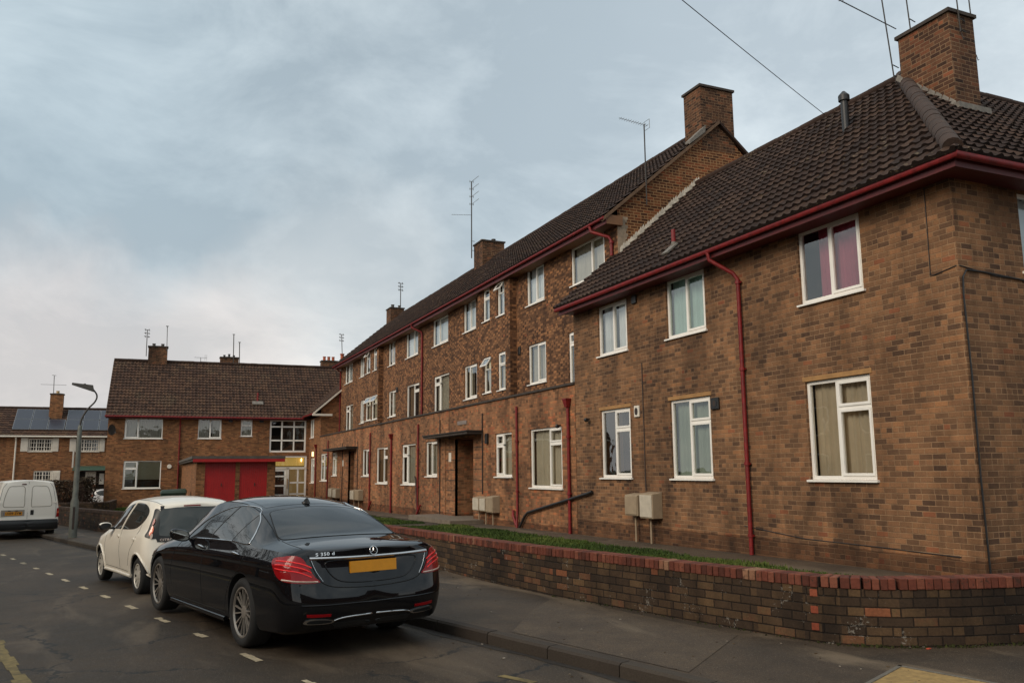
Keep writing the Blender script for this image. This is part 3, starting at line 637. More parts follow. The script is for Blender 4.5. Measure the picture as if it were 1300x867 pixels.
# upper floors
up_w = [(56.7,54.5,7.56,8.85,two(.45),'white'),(52.45,51.35,7.57,8.87,two(.45),'white'),(45.7,44.32,7.5,8.87,two(.5),'cream'),(42.25,40.15,7.5,8.87,two(.6),'white'),(37.8,35.6,7.5,8.8,two(.4),'white'),
        (33.6,32.12,7.53,8.87,two(.5),'white'),(27.05,25.6,7.5,8.85,two(.5),'white'),(23.6,21.42,7.53,8.79,two(.6),'cream'),
        (52.25,51.15,4.67,6.08,two(.4),'net'),(45.55,44.12,4.65,6.06,two(.5),'net'),(33.5,32.03,4.65,6.06,two(.4),'net'),(26.97,25.54,4.66,6.06,two(.5),'cream'),
        (56.3,54.15,4.15,6.06,fanL(.45,.8),'grey'),(42.05,39.9,4.15,6.05,fanR(.55,.8),'brown'),(37.6,35.45,4.15,6.05,fanL(.38,.8),'cream'),(23.88,21.8,4.15,6.05,fanL(.3,.8),'cream')]
OMU = (XU,58.0,0); GY = 20.62
bays = [(31.2,27.95),(50.05,46.8)]
mb = MB()
ops = [(gy(a),gy(b),c,d) for a,b,c,d,_,_ in up_w]
wall('', None, OMU, FU, FN, 58.0-GY, 4.0, 8.95, ops, None, mb=mb)
mb.build('upper_wall', BR_MAIN, mn)
for a,b,c,d,l,cu in up_w: window(mn, OMU, FU, FN, gy(a), gy(b), c, d, l, curt=cu, sill=d-c<1.6, gaps=[(.02,.45),(.7,.98)] if cu in ('net','brown') else [(.02,.98)])
for i,(ya,yb) in enumerate(bays):
    mb = MB(); OB = (XB,ya,0); by = lambda y: ya-y
    if i == 0: ww = [(30.62,29.92,7.5,8.83,'T'),(29.15,28.45,7.48,8.8,'O'),(30.56,29.8,4.66,6.05,'O'),(29.12,28.4,4.65,6.07,'T')]
    else: ww = [(49.75,48.72,7.5,8.84,'O'),(48.0,47.22,7.5,8.86,'T'),(49.7,48.42,4.67,6.05,'O'),(48.3,46.95,4.65,6.05,'O')]
    wall('', None, OB, FU, FN, ya-yb, 4.04, 8.95, [(by(a),by(b),c,d) for a,b,c,d,_ in ww], None, mb=mb)
    mb.face([(XB,yb,4.04),(XU,yb,4.04),(XU,yb,8.95),(XB,yb,8.95)]); mb.face([(XB,ya,4.04),(XB,ya,8.95),(XU,ya,8.95),(XU,ya,4.04)])
    mb.build('stair_bay', BR_MAIN, mn)
    for a,b,c,d,k in ww: window(mn, OB, FU, FN, by(a), by(b), c, d, open1() if k == 'O' else fan1(), curt='white' if c > 7 else 'net', gaps=[(.03,.97)])
# gable wall and mortar patch
AX, AZ = 16.3, 12.60; mb = MB()
mb.face([(XU,GY,4),(20.1,GY,4),(20.1,GY,9.0),(AX,GY,AZ-.1),(XU,GY,9.25)]); mb.face([(XU,58.0,4),(XU,58.0,9.25),(AX,58.0,AZ-.1),(20.1,58.0,9.0),(20.1,58.0,4)]); mb.face([(20.1,GY,-1),(20.1,58,-1),(20.1,58,9),(20.1,GY,9)])
mb.build('gable', BR_GAB, mn)
mb = MB()
for i in range(14):
    z = 7.85+i*.085; w_ = .30+.05*math.sin(i*2.1)+.03*rng.random(); mb.box((XU-.004,GY-.008-.004*rng.random(),z),(XU+w_,GY+.01,z+.088))
mb.build('render_patch', MORT, mn)
# eaves
gx, gz = 11.97, 8.90
gutter(mn, [(gx,GY-.12,gz),(gx,58.3,gz)], .052)
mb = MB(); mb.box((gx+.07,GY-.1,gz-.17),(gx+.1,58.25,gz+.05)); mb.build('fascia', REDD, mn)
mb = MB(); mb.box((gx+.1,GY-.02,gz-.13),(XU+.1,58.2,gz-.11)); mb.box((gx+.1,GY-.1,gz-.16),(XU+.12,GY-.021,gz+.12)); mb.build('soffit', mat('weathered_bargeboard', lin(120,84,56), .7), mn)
slope('roof', (gx-.05,58.25,gz+.03), (0,-1,0), Vector((AX-gx+.05,0,AZ-gz-.03)), 58.25-GY+.1, math.hypot(AX-gx+.05,AZ-gz-.03), TILE, mn, seed=3, tile=.2, samp=4)
mb = MB(); mb.face([(AX,GY-.1,AZ-.02),(20.7,GY-.1,8.85),(20.7,58.25,8.85),(AX,58.25,AZ-.02)]); mb.hexa([(AX,GY-.12,AZ-.1),(20.7,GY-.12,8.77),(20.7,GY,8.77),(AX,GY,AZ-.1),(AX,GY-.12,AZ),(20.7,GY-.12,8.87),(20.7,GY,8.87),(AX,GY,AZ)]); mb.build('roof', TILE, mn)
mb = MB(); U3 = Vector((AX-gx,0,AZ-gz)).normalized(); mb.hexa([(gx,GY-.13,gz-.08),(AX,GY-.13,AZ-.11),(AX,GY+.02,AZ-.11),(gx,GY+.02,gz-.08),(gx,GY-.13,gz+.03),(AX,GY-.13,AZ+.0),(AX,GY+.02,AZ+.0),(gx,GY+.02,gz+.03)]); mb.build('verge', mat('verge_mortar', lin(104,80,60), .9, var=.25, vscale=9), mn)
ridge('ridge_tiles', (AX,GY+.9,AZ+.0), (AX,58.2,AZ+.0), .11, mn, m=TILE)
mb = MB()   # white stepped fillet where the lower roof meets the gable
r_ = np.random.default_rng(12); n_ = 34
for i in range(n_):
    t0, t1 = i/n_, (i+1)/n_; xa, xb = 12.55+(15.5-12.55)*t0, 12.55+(15.5-12.55)*t1; z = EZ+(xa-10.6)*SL+.06
    h0 = .16+.07*r_.random(); mb.hexa([(xa,GY-.05,z-.05),(xb,GY-.05,z+.04),(xb,GY+.0,z+.06),(xa,GY+.0,z-.03),(xa,GY-.03,z+.05),(xb,GY-.03,z+.12),(xb-.02,GY-.006,z+h0+.03),(xa,GY-.006,z+h0*.5)])
mb.build('flashing', mat('white_flashing', lin(176,168,154), .8, var=.4, vscale=6), mn)
c1 = chimney(mn, 15.68, 16.95, GY-.003, 21.5, 11.6, 13.76, m=BR_CHIM)
mb = MB(); mb.hexa([(15.1,GY-.16,11.62),(15.70,GY-.16,12.10),(15.70,GY+.1,12.10),(15.1,GY+.1,11.62),(15.1,GY-.16,11.74),(15.72,GY-.16,12.32),(15.72,GY+.1,12.32),(15.1,GY+.1,11.74)]); mb.build('flashing', LEAD, c1)
chimney(mn, 15.62, 16.86, 39.2, 40.4, 11.6, 13.5, pots=[(15.95,39.9,.2,.15,POTB),(16.5,39.8,.26,.11,ALUD)], m=BR_CHIM)
chimney(mn, 15.62, 16.6, 56.7, 57.8, 11.6, 13.15, pots=[(15.9,57.2,.28,.12,ALUD),(16.4,57.2,.25,.11,ALUD)], m=BR_CHIM)
# red downpipes on the upper floors and on the ground floor
pipe(mn, [(gx,39.6,gz-.02),(gx+.02,39.6,gz-.18),(XU-.1,39.32,gz-.42),(XU-.06,39.3,gz-.6),(XU-.06,39.3,4.1)], .05, brackets=[(XU-.06,39.3,7.2),(XU-.06,39.3,5.5)])
pipe(mn, [(gx,57.95,gz-.02),(XU-.06,57.9,gz-.35),(XU-.06,57.9,4.1)], .05)
pipe(mn, [(gx,21.35,gz-.05),(gx+.02,21.3,gz-.22),(XU-.12,20.95,gz-.42),(XU-.06,20.9,gz-.55),(XU-.06,20.9,7.9)], .05, brackets=[(XU-.06,20.9,8.3)])
for y, zt, hop, shoe in ((59.2,3.4,1,0),(55.1,3.72,0,0),(44.1,3.72,0,1),(39.95,3.3,1,0),(35.62,3.72,0,1),(24.97,3.72,0,1),(21.36,3.5,1,0)):
    b = G(y)
    pipe(mn, [(X0-.06,y,zt),(X0-.06,y,b+(.55 if shoe and y<30 else 0))] + ([(X0-.1,y-.05,b+.2),(X0-.12,y-.08,b)] if shoe and y < 30 else []), .046 if hop else .038, brackets=[(X0-.06,y,z) for z in (2.6,1.0)], hop=(X0-.08,y,zt+.05) if hop else None)
    if shoe: pipe(mn, [(X0-.07,y+(.3 if y<30 else -.42),b+.55 if y<30 else b+.5),(X0-.09,y+(.28 if y<30 else -.36),b+.38),(X0-.1,y+(.0 if y<30 else -.0),b+.08)], .045, name='pipe_shoe')
for y, z0, z1 in ((32.75,-.2,3.75),(28.06,.85,3.7),(50.9,-.3,3.4),(47.0,.4,3.4)): pipe(mn, [(X0-.03,y,z1),(X0-.03,y,z0)], .022, IRON, name='conduit')
pipe(mn, [(X0-.05,36.1,1.45),(X0-.05,35.95,1.3),(X0-.05,35.75,-.1)], .03, IRON, name='conduit')
pipe(mn, [(X0-.06,20.05,1.08),(X0-.07,20.2,1.04),(X0-.07,24.15,.37),(X0-.07,24.4,.24),(X0-.08,24.75,-.1)], .04, BLACKP, name='waste_pipe')

# ================================================================== far two-storey block, mirror of the near one
fb = empty('apartment_block', (0,0,0), label='far two storey brick wing with a lit lamp at the end of the long block', cat='building')
OF = (X0,64.5,0); fy = lambda y: 64.5-y
fw_ = [(61.9,60.4,4.12,5.42),(61.4,59.95,.95,2.68)]
mb = MB(); wall('', None, OF, FU, FN, 6.49, -1.2, 5.5, [(fy(a),fy(b),c,d) for a,b,c,d in fw_], None, mb=mb)
mb.face([(X0,58.01,4.0),(20,58.01,4.0),(20,58.01,6.0),(15.4,58.01,9.7),(X0,58.01,6.0)]); mb.build('wall', BR_LEFT, fb)
window(fb, OF, FU, FN, fy(61.9), fy(60.4), 4.12, 5.42, two(.5), curt='white'); window(fb, OF, FU, FN, fy(61.4), fy(59.95), .95, 2.68, fanR(.4,.7), curt='grey')
EF = 5.68
slope('roof', (10.62,66.0,EF), (0,-1,0), Vector((1,0,.867)), 8.2, 6.4, TILE_LEFT, fb, seed=8, samp=4, clips=[((10.62,62.15,0),(-1,1,0))])
mb = MB(); mb.face([(15.47,57.8,9.88),(20.4,57.8,EF),(20.4,66,EF),(15.47,66,9.88)]); mb.build('roof', TILE_LEFT, fb)
mb = MB()
mb.hexa([(10.6,57.74,EF-.14),(15.47,57.74,EF+4.1),(15.47,57.8,EF+4.1),(10.6,57.8,EF-.14),(10.6,57.74,EF+.0),(15.47,57.74,EF+4.24),(15.47,57.8,EF+4.24),(10.6,57.8,EF+.0)])
mb.box((10.55,57.7,EF-.2),(11.9,57.82,EF-.06)); mb.build('bargeboard', UPVCO, fb)
mb = MB(); D_ = Vector((1,1,.867)); A_ = Vector((10.62,62.15,EF+.06)); sd_ = Vector((.13,-.13,0)); mb.hexa([A_-sd_, A_-sd_+D_*4.85, A_+sd_+D_*4.85, A_+sd_, A_-sd_+Vector((0,0,.08)), A_-sd_+D_*4.85+Vector((0,0,.08)), A_+sd_+D_*4.85+Vector((0,0,.08)), A_+sd_+Vector((0,0,.08))]); mb.build('valley_flashing', UPVCO, fb)
gutter(fb, [(10.62,57.8,EF-.06),(10.62,62.1,EF-.06)], .06)

# ================================================================== left two-storey house, facing the camera
TH = -.031
lh = empty('brick_house', (-2.05,62.5,0), TH, label='two storey brick house facing us behind the red garages', cat='building')
LU = (1,0,0); LN = (0,-1,0); W0 = -.05; EL = 5.50
lw = [(.98,3.35,4.05,5.42,two(.36,(1,0)),'grey'),(1.05,3.38,.72,2.55,fanL(.36,.72),'blind'),(5.62,7.15,4.07,5.43,two(.5,(0,1)),'grey'),(8.45,9.22,4.25,5.42,fan1(.62),'cream'),]
big = (10.43,12.98,3.12,5.45); ent = (10.60,13.08,-.6,2.88)
mb = MB(); wall('', None, (W0,0,0), LU, LN, 14.2, -1.2, EL, [(a-W0,b-W0,c,d) for a,b,c,d,_,_ in lw]+[(q[0]-W0,q[1]-W0,q[2],q[3]) for q in (big,ent)], None, mb=mb)
mb.face([(W0,0,-1.2),(W0,0,EL),(W0,4.6,9.7),(W0,9.2,EL),(W0,9.2,-1.2)]); mb.build('wall', BR_LEFT, lh)
for a,b,c,d,l,cu in lw: window(lh, (0,0,0), LU, LN, a, b, c, d, l, curt=cu, gaps=[(.02,.45),(.62,.98)] if a > 5 and a < 6 else [(.02,.98)], blind=.32 if cu == 'blind' else None)
window(lh, (0,0,0), LU, LN, *big, [(i/3,[0,.36,.78][j],(i+1)/3,[.36,.78,1][j],0) for i in range(3) for j in range(3)], curt=None, fw=.12, name='stair_window', sill=False)
ew = window(lh, (0,0,0), LU, LN, *ent, [(0,0,.40,.20,0),(0,.20,.40,.39,0),(0,.39,.40,.58,0),(0,.58,.40,.70,0),(.52,0,.76,.22,0),(.52,.22,.76,.45,0),(.52,.45,.76,.74,0),(.76,0,1,.22,0),(.76,.22,1,.45,0),(.76,.45,1,.74,0),(0,.78,1,1,0)], curt=None, fw=.13, name='entrance_screen', sill=False)
PANEL = mat('warm_obscured_glazing', lin(206,172,112), .5, var=.08, emit=(.75,.50,.22,.06))
mb = MB(); x0, x1, z0, z1 = ent; w_ = x1-x0; h_ = z1-z0
mb.box((x0+.53*w_,.16,z0+.02),(x1-.1,.18,z0+.75*h_)); mb.build('obscured_panel', PANEL, ew)
mb = MB(); mb.box((x0+.42*w_,.02,z0),(x0+.51*w_,.10,z0+.76*h_)); mb.box((x0+.1,.02,z0+.72*h_),(x1-.1,.10,z0+.77*h_)); mb.build('door_frame', UPVCO, ew)
mb = MB(); mb.box((x0+.455*w_,.0,.55),(x0+.475*w_,-.05,1.25)); mb.build('door_handle', LINTEL, ew)
mb = MB(); mb.box((x0+.1,.5,z0+.79*h_),(x1-.1,.52,z1-.1)); mb.build('lit_hall', mat('lit_hall_wall', lin(214,170,84), .6, var=.05, emit=(.9,.60,.16,.25)), ew)
mb = MB(); mb.box((x0+.85*w_,.30,z1-.42),(x0+.88*w_,.36,z1-.2)); mb.build('hall_lamp', mat('hall_lamp_glow', (1,.8,.4), .5, var=0, emit=(1,.72,.3,4)), ew)
slope('roof', (-.22,-.42,EL+.04), (1,0,0), Vector((0,1,.87)), 16.5, 6.6, TILE_LEFT, lh, seed=4, tile=.23, samp=5, clips=[((12.95,-.42,0),(1,-1.0,0))])
RYL, RZL = -.42+6.6*math.cos(math.atan(.87)), EL+.04+6.6*math.sin(math.atan(.87))
mb = MB(); mb.face([(-.22,RYL,RZL),(16.3,RYL,RZL),(16.3,RYL+5,EL),(-.22,RYL+5,EL)]); mb.face([(12.9,-.42,EL),(13.0+(RYL+.42),RYL,RZL),(13.0+(RYL+.42)+3,RYL,RZL),(14.5,-.42,EL)]); mb.build('roof', TILE_LEFT, lh)
ridge('ridge_tiles', (-.2,RYL,RZL+.02), (17.5,RYL,RZL+.02), .12, lh, m=TILE)
gutter(lh, [(-.25,-.46,EL),(12.7,-.46,EL)], .06)
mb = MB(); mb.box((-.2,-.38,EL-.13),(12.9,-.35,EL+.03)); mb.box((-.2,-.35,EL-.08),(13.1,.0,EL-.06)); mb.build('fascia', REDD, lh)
pipe(lh, [(4.45,-.46,EL-.05),(4.45,-.08,EL-.4),(4.45,-.06,EL-.5),(4.48,-.06,-.7)], .045, n_out=(0,-1,0))
chimney(lh, 2.05,3.35, RYL-.35,RYL+.45, RZL-.6, RZL+1.12, pots=[(2.4,RYL,.22,.12,ALUD),(3.0,RYL,.22,.12,ALUD)])
chimney(lh, 7.15,8.5, RYL+1.2,RYL+2.0, RZL-.9, RZL+.72, pots=[(7.45,RYL+1.6,.2,.09,BLACKP),(7.8,RYL+1.6,.28,.09,BLACKP),(8.15,RYL+1.6,.2,.09,BLACKP)])
chimney(lh, 14.75,16.1, RYL+.2,RYL+1.0, RZL-.6, RZL+.62, pots=[(15.0,RYL+.6,.36,.12,POT),(15.35,RYL+.6,.36,.12,POT),(15.7,RYL+.6,.36,.12,POT)])
mb = MB(); zz = EL+.04+1.35*.87; mb.tube([(9.6,.95,zz-.05),(9.6,.95,zz+.7)], .07, 10); mb.obox((9.6,.75,zz-.05),(.38,0,0),Vector((0,.14,.12)),Vector((0,-.02,.03)), mi=1); mb.build('roof_vent', [RED,LEAD], lh)
mb = MB(); mb.lathe([(0,-.06),(.13,-.06),(.15,-.03),(.15,.0)], (3.9,-.02,2.16), 'Y', 16); mb.build('wall_vent', UPVCO, lh, smooth=40)
for x in (7.6,9.7):
    mb = MB(); mb.box((x,-.05,5.22),(x+.28,.0,5.42)); mb.build('wall_vent', BLACKP, lh)

# red-doored stores in front of the house
gs = empty('garage_block', (0,0,0), label='flat roofed brick garages with two red doors and a red fascia', cat='garage')
gx0, gx1, gyf, gyb, gzt = 2.64, 6.55, 46.0, 61.9, 2.28
mb = MB(); doors = [(3.06,4.55),(4.76,6.14)]
wall('', None, (gx0,gyf,0), LU, LN, gx1-gx0, -1, gzt, [(a-gx0,b-gx0,-.6,gzt-.02) for a,b in doors], None, mb=mb)
mb.face([(gx0,gyb,-1),(gx0,gyf,-1),(gx0,gyf,gzt),(gx0,gyb,gzt)]); mb.face([(gx1,gyf,-1),(gx1,gyb,-1),(gx1,gyb,gzt),(gx1,gyf,gzt)]); mb.build('wall', BR_LEFT, gs)
for a,b in doors:
    mb = MB(); n = 13
    for i in range(n): u0 = a+(b-a)*i/n; u1 = a+(b-a)*(i+1)/n; mb.box((u0+.004,gyf+.04,-.6),(u1-.004,gyf+.075,gzt-.03))
    mb.box((a,gyf+.065,-.6),(b,gyf+.09,gzt-.03))
    d = mb.build('garage_door', REDDOOR, gs)
    mb = MB(); mb.box(((a+b)/2+.05,gyf+.0,1.0),((a+b)/2+.09,gyf+.04,1.16)); mb.build('handle', IRON, d)
mb = MB(); mb.hexa([(gx0-.25,gyf-.35,gzt+.12),(7.0,gyf-.35,gzt+.12),(7.0,gyb,gzt+.12),(gx0-.25,gyb,gzt+.12),(gx0-.25,gyf-.35,gzt+.26),(7.0,gyf-.35,gzt+.26),(7.0,gyb,gzt+.24),(gx0-.25,gyb,gzt+.24)]); mb.build('roof', FELT, gs)
mb = MB(); mb.box((gx0-.2,gyf-.34,gzt-.04),(6.98,gyf-.30,gzt+.12)); mb.build('fascia', REDDOOR, gs)
mb = MB(); mb.box((gx0-.2,gyf-.30,gzt+.0),(6.95,gyb,gzt+.12)); mb.build('roof_deck', CONCD, gs)

# far house with solar panels
fh = empty('brick_house', (0,76,0), label='distant brick house with solar panels on its roof and white shuttered windows', cat='building')
mb = MB(); fw2 = [(-8.62,-6.0,3.5,4.52),(-5.22,-2.75,3.5,4.52),(-7.6,-6.0,.95,2.0),(-12.2,-10.05,3.5,4.5)]
for x0,x1,z0,z1 in ((-22,6,-1.5,4.65),): wall('', None, (x0,0,0), LU, LN, x1-x0, z0, z1, [(a-x0,b-x0,c,d) for a,b,c,d in fw2]+[(-4.7-x0,-2.55-x0,-.7,1.95)], None, mb=mb)
mb.build('wall', BR_LEFT, fh)
def cott(x0,x1,z0,z1,n):
    w_ = window(fh, (0,0,0), LU, LN, x0, x1, z0, z1, [(i/n,0,(i+1)/n,1,0) for i in range(n)], curt=None, fw=.1, m=UPVCO, name='window')
    gb = MB()
    for i in range(n):
        a = x0+(x1-x0)*i/n; b = x0+(x1-x0)*(i+1)/n
        for k in (1,2): gb.box((a+(b-a)*k/3-.02,.02,z0),(a+(b-a)*k/3+.02,.05,z1))
        for k in (1,2): gb.box((a,.021,z0+(z1-z0)*k/3-.02),(b,.049,z0+(z1-z0)*k/3+.02))
    gb.build('glazing_bars', UPVCO, w_)
    return w_
cott(-8.1,-6.45,3.5,4.52,3); cott(-4.75,-3.1,3.5,4.52,3); cott(-7.6,-6.35,.95,2.0,2); cott(-12.2,-10.1,3.5,4.5,3)
for a,b,c,d in ((-8.62,-8.12,3.5,4.55),(-6.43,-6.0,3.5,4.55),(-5.22,-4.77,3.5,4.55),(-3.08,-2.7,3.5,4.55),(-6.33,-5.75,.9,2.0)):
    mb = MB(); mb.box((a,-.05,c),(b,.03,d))
    for k in range(9): z = c+.06+k*(d-c-.12)/9; mb.box((a+.05,-.065,z),(b-.05,-.05,z+.05))
    mb.build('shutter', UPVCO, fh)
mb = MB(); mb.box((-4.7,.3,-.7),(-2.5,.34,1.95)); mb.build('porch_recess', DARK, fh)
mb = MB(); mb.box((-3.95,-.02,-.62),(-3.2,.08,1.9)); dd = mb.build('front_door', UPVCO, fh)
for x,z in ((-3.72,1.0),(-3.3,.72),(-3.72,.42)):
    mb = MB(); mb.lathe([(0,-.12),(.1,-.12),(.17,-.06),(.17,.0)], (x,-.06,z), 'Y', 12); mb.build('hanging_basket', mat('wicker', lin(112,74,50), .9, var=.3, vscale=20), fh)
mb = MB(); mb.box((-3.8,-.05,1.45),(-3.4,-.02,1.53)); mb.build('letter_plate', IRON, dd)
mb = MB(); mb.box((-2.95,-.03,.9),(-2.6,.05,1.75)); mb.box((-3.1,-.03,-.3),(-2.5,.05,.5)); mb.build('side_panel', UPVCO, fh)
mb = MB(); mb.hexa([(-4.9,-.9,2.0),(-2.3,-.9,2.0),(-2.3,0,2.0),(-4.9,0,2.0),(-4.8,-.8,2.12),(-2.4,-.8,2.12),(-2.4,0,2.35),(-4.8,0,2.35)]); mb.build('porch_canopy', mat('green_canopy', lin(52,76,62), .7), fh)
mb = MB(); mb.tube([(-22,-.32,4.66),(6,-.32,4.66)], .07, 8); mb.tube([(-8.95,-.3,4.6),(-8.95,-.1,4.3),(-8.95,-.08,-1)], .06, 8); mb.build('gutter', UPVCO, fh)
slope('roof', (-22,-.3,4.72), (1,0,0), Vector((0,1,.7)), 28, 4.15, TILE_LEFT, fh, seed=6, tile=.3, samp=3)
yr, zr = -.3+4.15*math.cos(math.atan(.7)), 4.72+4.15*math.sin(math.atan(.7))
mb = MB(); mb.face([(-22,yr,zr),(6,yr,zr),(6,yr+4,4.7),(-22,yr+4,4.7)]); mb.build('roof', TILE_LEFT, fh); ridge('ridge_tiles', (-22,yr,zr),(6,yr,zr), .13, fh, m=TILE, seg=.8)
chimney(fh, -7.0,-6.05, yr-1.3,yr-.5, zr-1.2, zr+1.15, pots=[(-6.5,yr-.9,.25,.13,POTB)], m=BR_LEFT)
ux = Vector((1,0,0)); uu = Vector((0,1,.7)).normalized(); un = ux.cross(uu)
PV = mat('solar_cell', lin(44,47,58), .3, var=.1, spec=.8); PVF = mat('solar_frame', lin(150,154,158), .4, metal=.5, var=0)
for r_ in range(2):
    for c_ in range(6):
        if r_ == 1 and c_ == 2: continue
        xa = -9.35+c_*1.22+(.0 if c_ < 3 else .02); p = Vector((xa,-.3,4.72))+uu*(.75+r_*1.55)+un*.10
        q = empty('solar_panel', p, 0); q.parent = fh
        bpy.data.objects.remove(q)
        mb = MB(); mb.obox(p+ux*.6+uu*.75, ux*.585, uu*.74, un*.02); f_ = mb.build('solar_panel', PVF, fh)
        mb = MB(); mb.obox(p+ux*.6+uu*.75+un*.012, ux*.56, uu*.715, un*.012); mb.build('solar_cells', PV, f_)
# ================================================================== vehicles
def pchip(xs, ys):
    xs = np.array(xs,float); ys = np.array(ys,float); h = np.diff(xs); d = np.diff(ys)/h
    m = np.zeros(len(xs)); m[0] = d[0]; m[-1] = d[-1]
    for i in range(1,len(xs)-1): m[i] = 0 if d[i-1]*d[i] <= 0 else (2*d[i-1]*d[i]/(d[i-1]+d[i]))*.5+.5*min(abs(d[i-1]+d[i])/2, 3*min(abs(d[i-1]),abs(d[i])))*np.sign(d[i])
    def f(x):
        x = min(max(x,xs[0]),xs[-1]); i = min(max(int(np.searchsorted(xs,x)-1),0),len(h)-1); t = (x-xs[i])/h[i]
        return float((2*t**3-3*t**2+1)*ys[i]+(t**3-2*t**2+t)*h[i]*m[i]+(-2*t**3+3*t**2)*ys[i+1]+(t**3-t**2)*h[i]*m[i+1])
    return f
def P(tab): return pchip([a for a,_ in tab],[b for _,b in tab])
PAINT = {}
def paint(name, c, rough=.28, coat=1.0, metal=0.0, spec=.5, dirtk=1.0):
    m, nt, b = newmat(name); b.inputs['Base Color'].default_value = (*c,1); b.inputs['Roughness'].default_value = rough; b.inputs['Metallic'].default_value = metal
    b.inputs['Coat Weight'].default_value = coat; b.inputs['Coat Roughness'].default_value = .02
    b.inputs['Specular IOR Level'].default_value = spec
    g = N(nt,'ShaderNodeNewGeometry'); n = noise(nt, g.outputs['Position'], 5, 5, .7)
    sp = N(nt,'ShaderNodeSeparateXYZ'); nt.links.new(g.outputs['Position'], sp.inputs[0])
    dirt = math_(nt,'MULTIPLY', math_(nt,'SUBTRACT', .62, sp.outputs[2], clamp=True), math_(nt,'MULTIPLY', n, .55*dirtk), clamp=True)
    nt.links.new(mixc(nt, c, lin(70,60,48), dirt), b.inputs['Base Color'])
    nt.links.new(math_(nt,'MULTIPLY_ADD', dirt, .8, .03), b.inputs['Coat Roughness'])
    return m
BLACK = paint('black_car_paint', (.004,.0045,.006), spec=.0, dirtk=.3)
IVORY = paint('ivory_car_paint', lin(236,227,210), .4, .7, dirtk=.5)
VANW = paint('white_van_paint', lin(240,233,220), .5, .4, dirtk=.6)
LIME = paint('lime_car_paint', lin(92,170,48), .4, .8)
SILV = paint('silver_car_paint', lin(190,192,194), .4, .8)
CGLASS = mat('tinted_car_glass', (.012,.014,.015), .03, var=0, spec=.55)
CGLASS2 = mat('car_glass', (.03,.034,.032), .05, var=0, spec=.6)
RUB = mat('tyre_rubber', (.018,.017,.016), .85, var=.2, vscale=30)
CHR = mat('chrome_trim', (.62,.62,.62), .16, metal=1, var=0)
RIMM = mat('alloy_rim', lin(158,150,140), .35, metal=.5, var=.1)
RIMS = mat('silver_alloy_rim', lin(196,190,178), .4, metal=.3, var=.1)
GAP = mat('panel_gap', (.004,.004,.004), .8, var=0)
REDL = mat('red_lamp_lens', lin(140,8,16), .3, var=0, coat=.5, spec=.2)
REDB = mat('red_lamp_bright', lin(255,50,50), .3, var=0, coat=.4, spec=.2)
WHL = mat('clear_lamp_lens', lin(200,176,160), .15, var=0, coat=1)
ORL = mat('orange_lamp_lens', lin(226,110,70), .2, var=0, coat=1)
PLATEY = mat('yellow_plate', lin(214,142,22), .45, var=.06, vscale=20)
SATB = mat('satin_black', (.012,.012,.012), .4, var=0)
WELL = mat('wheel_well', (.006,.006,.006), .95, var=0)

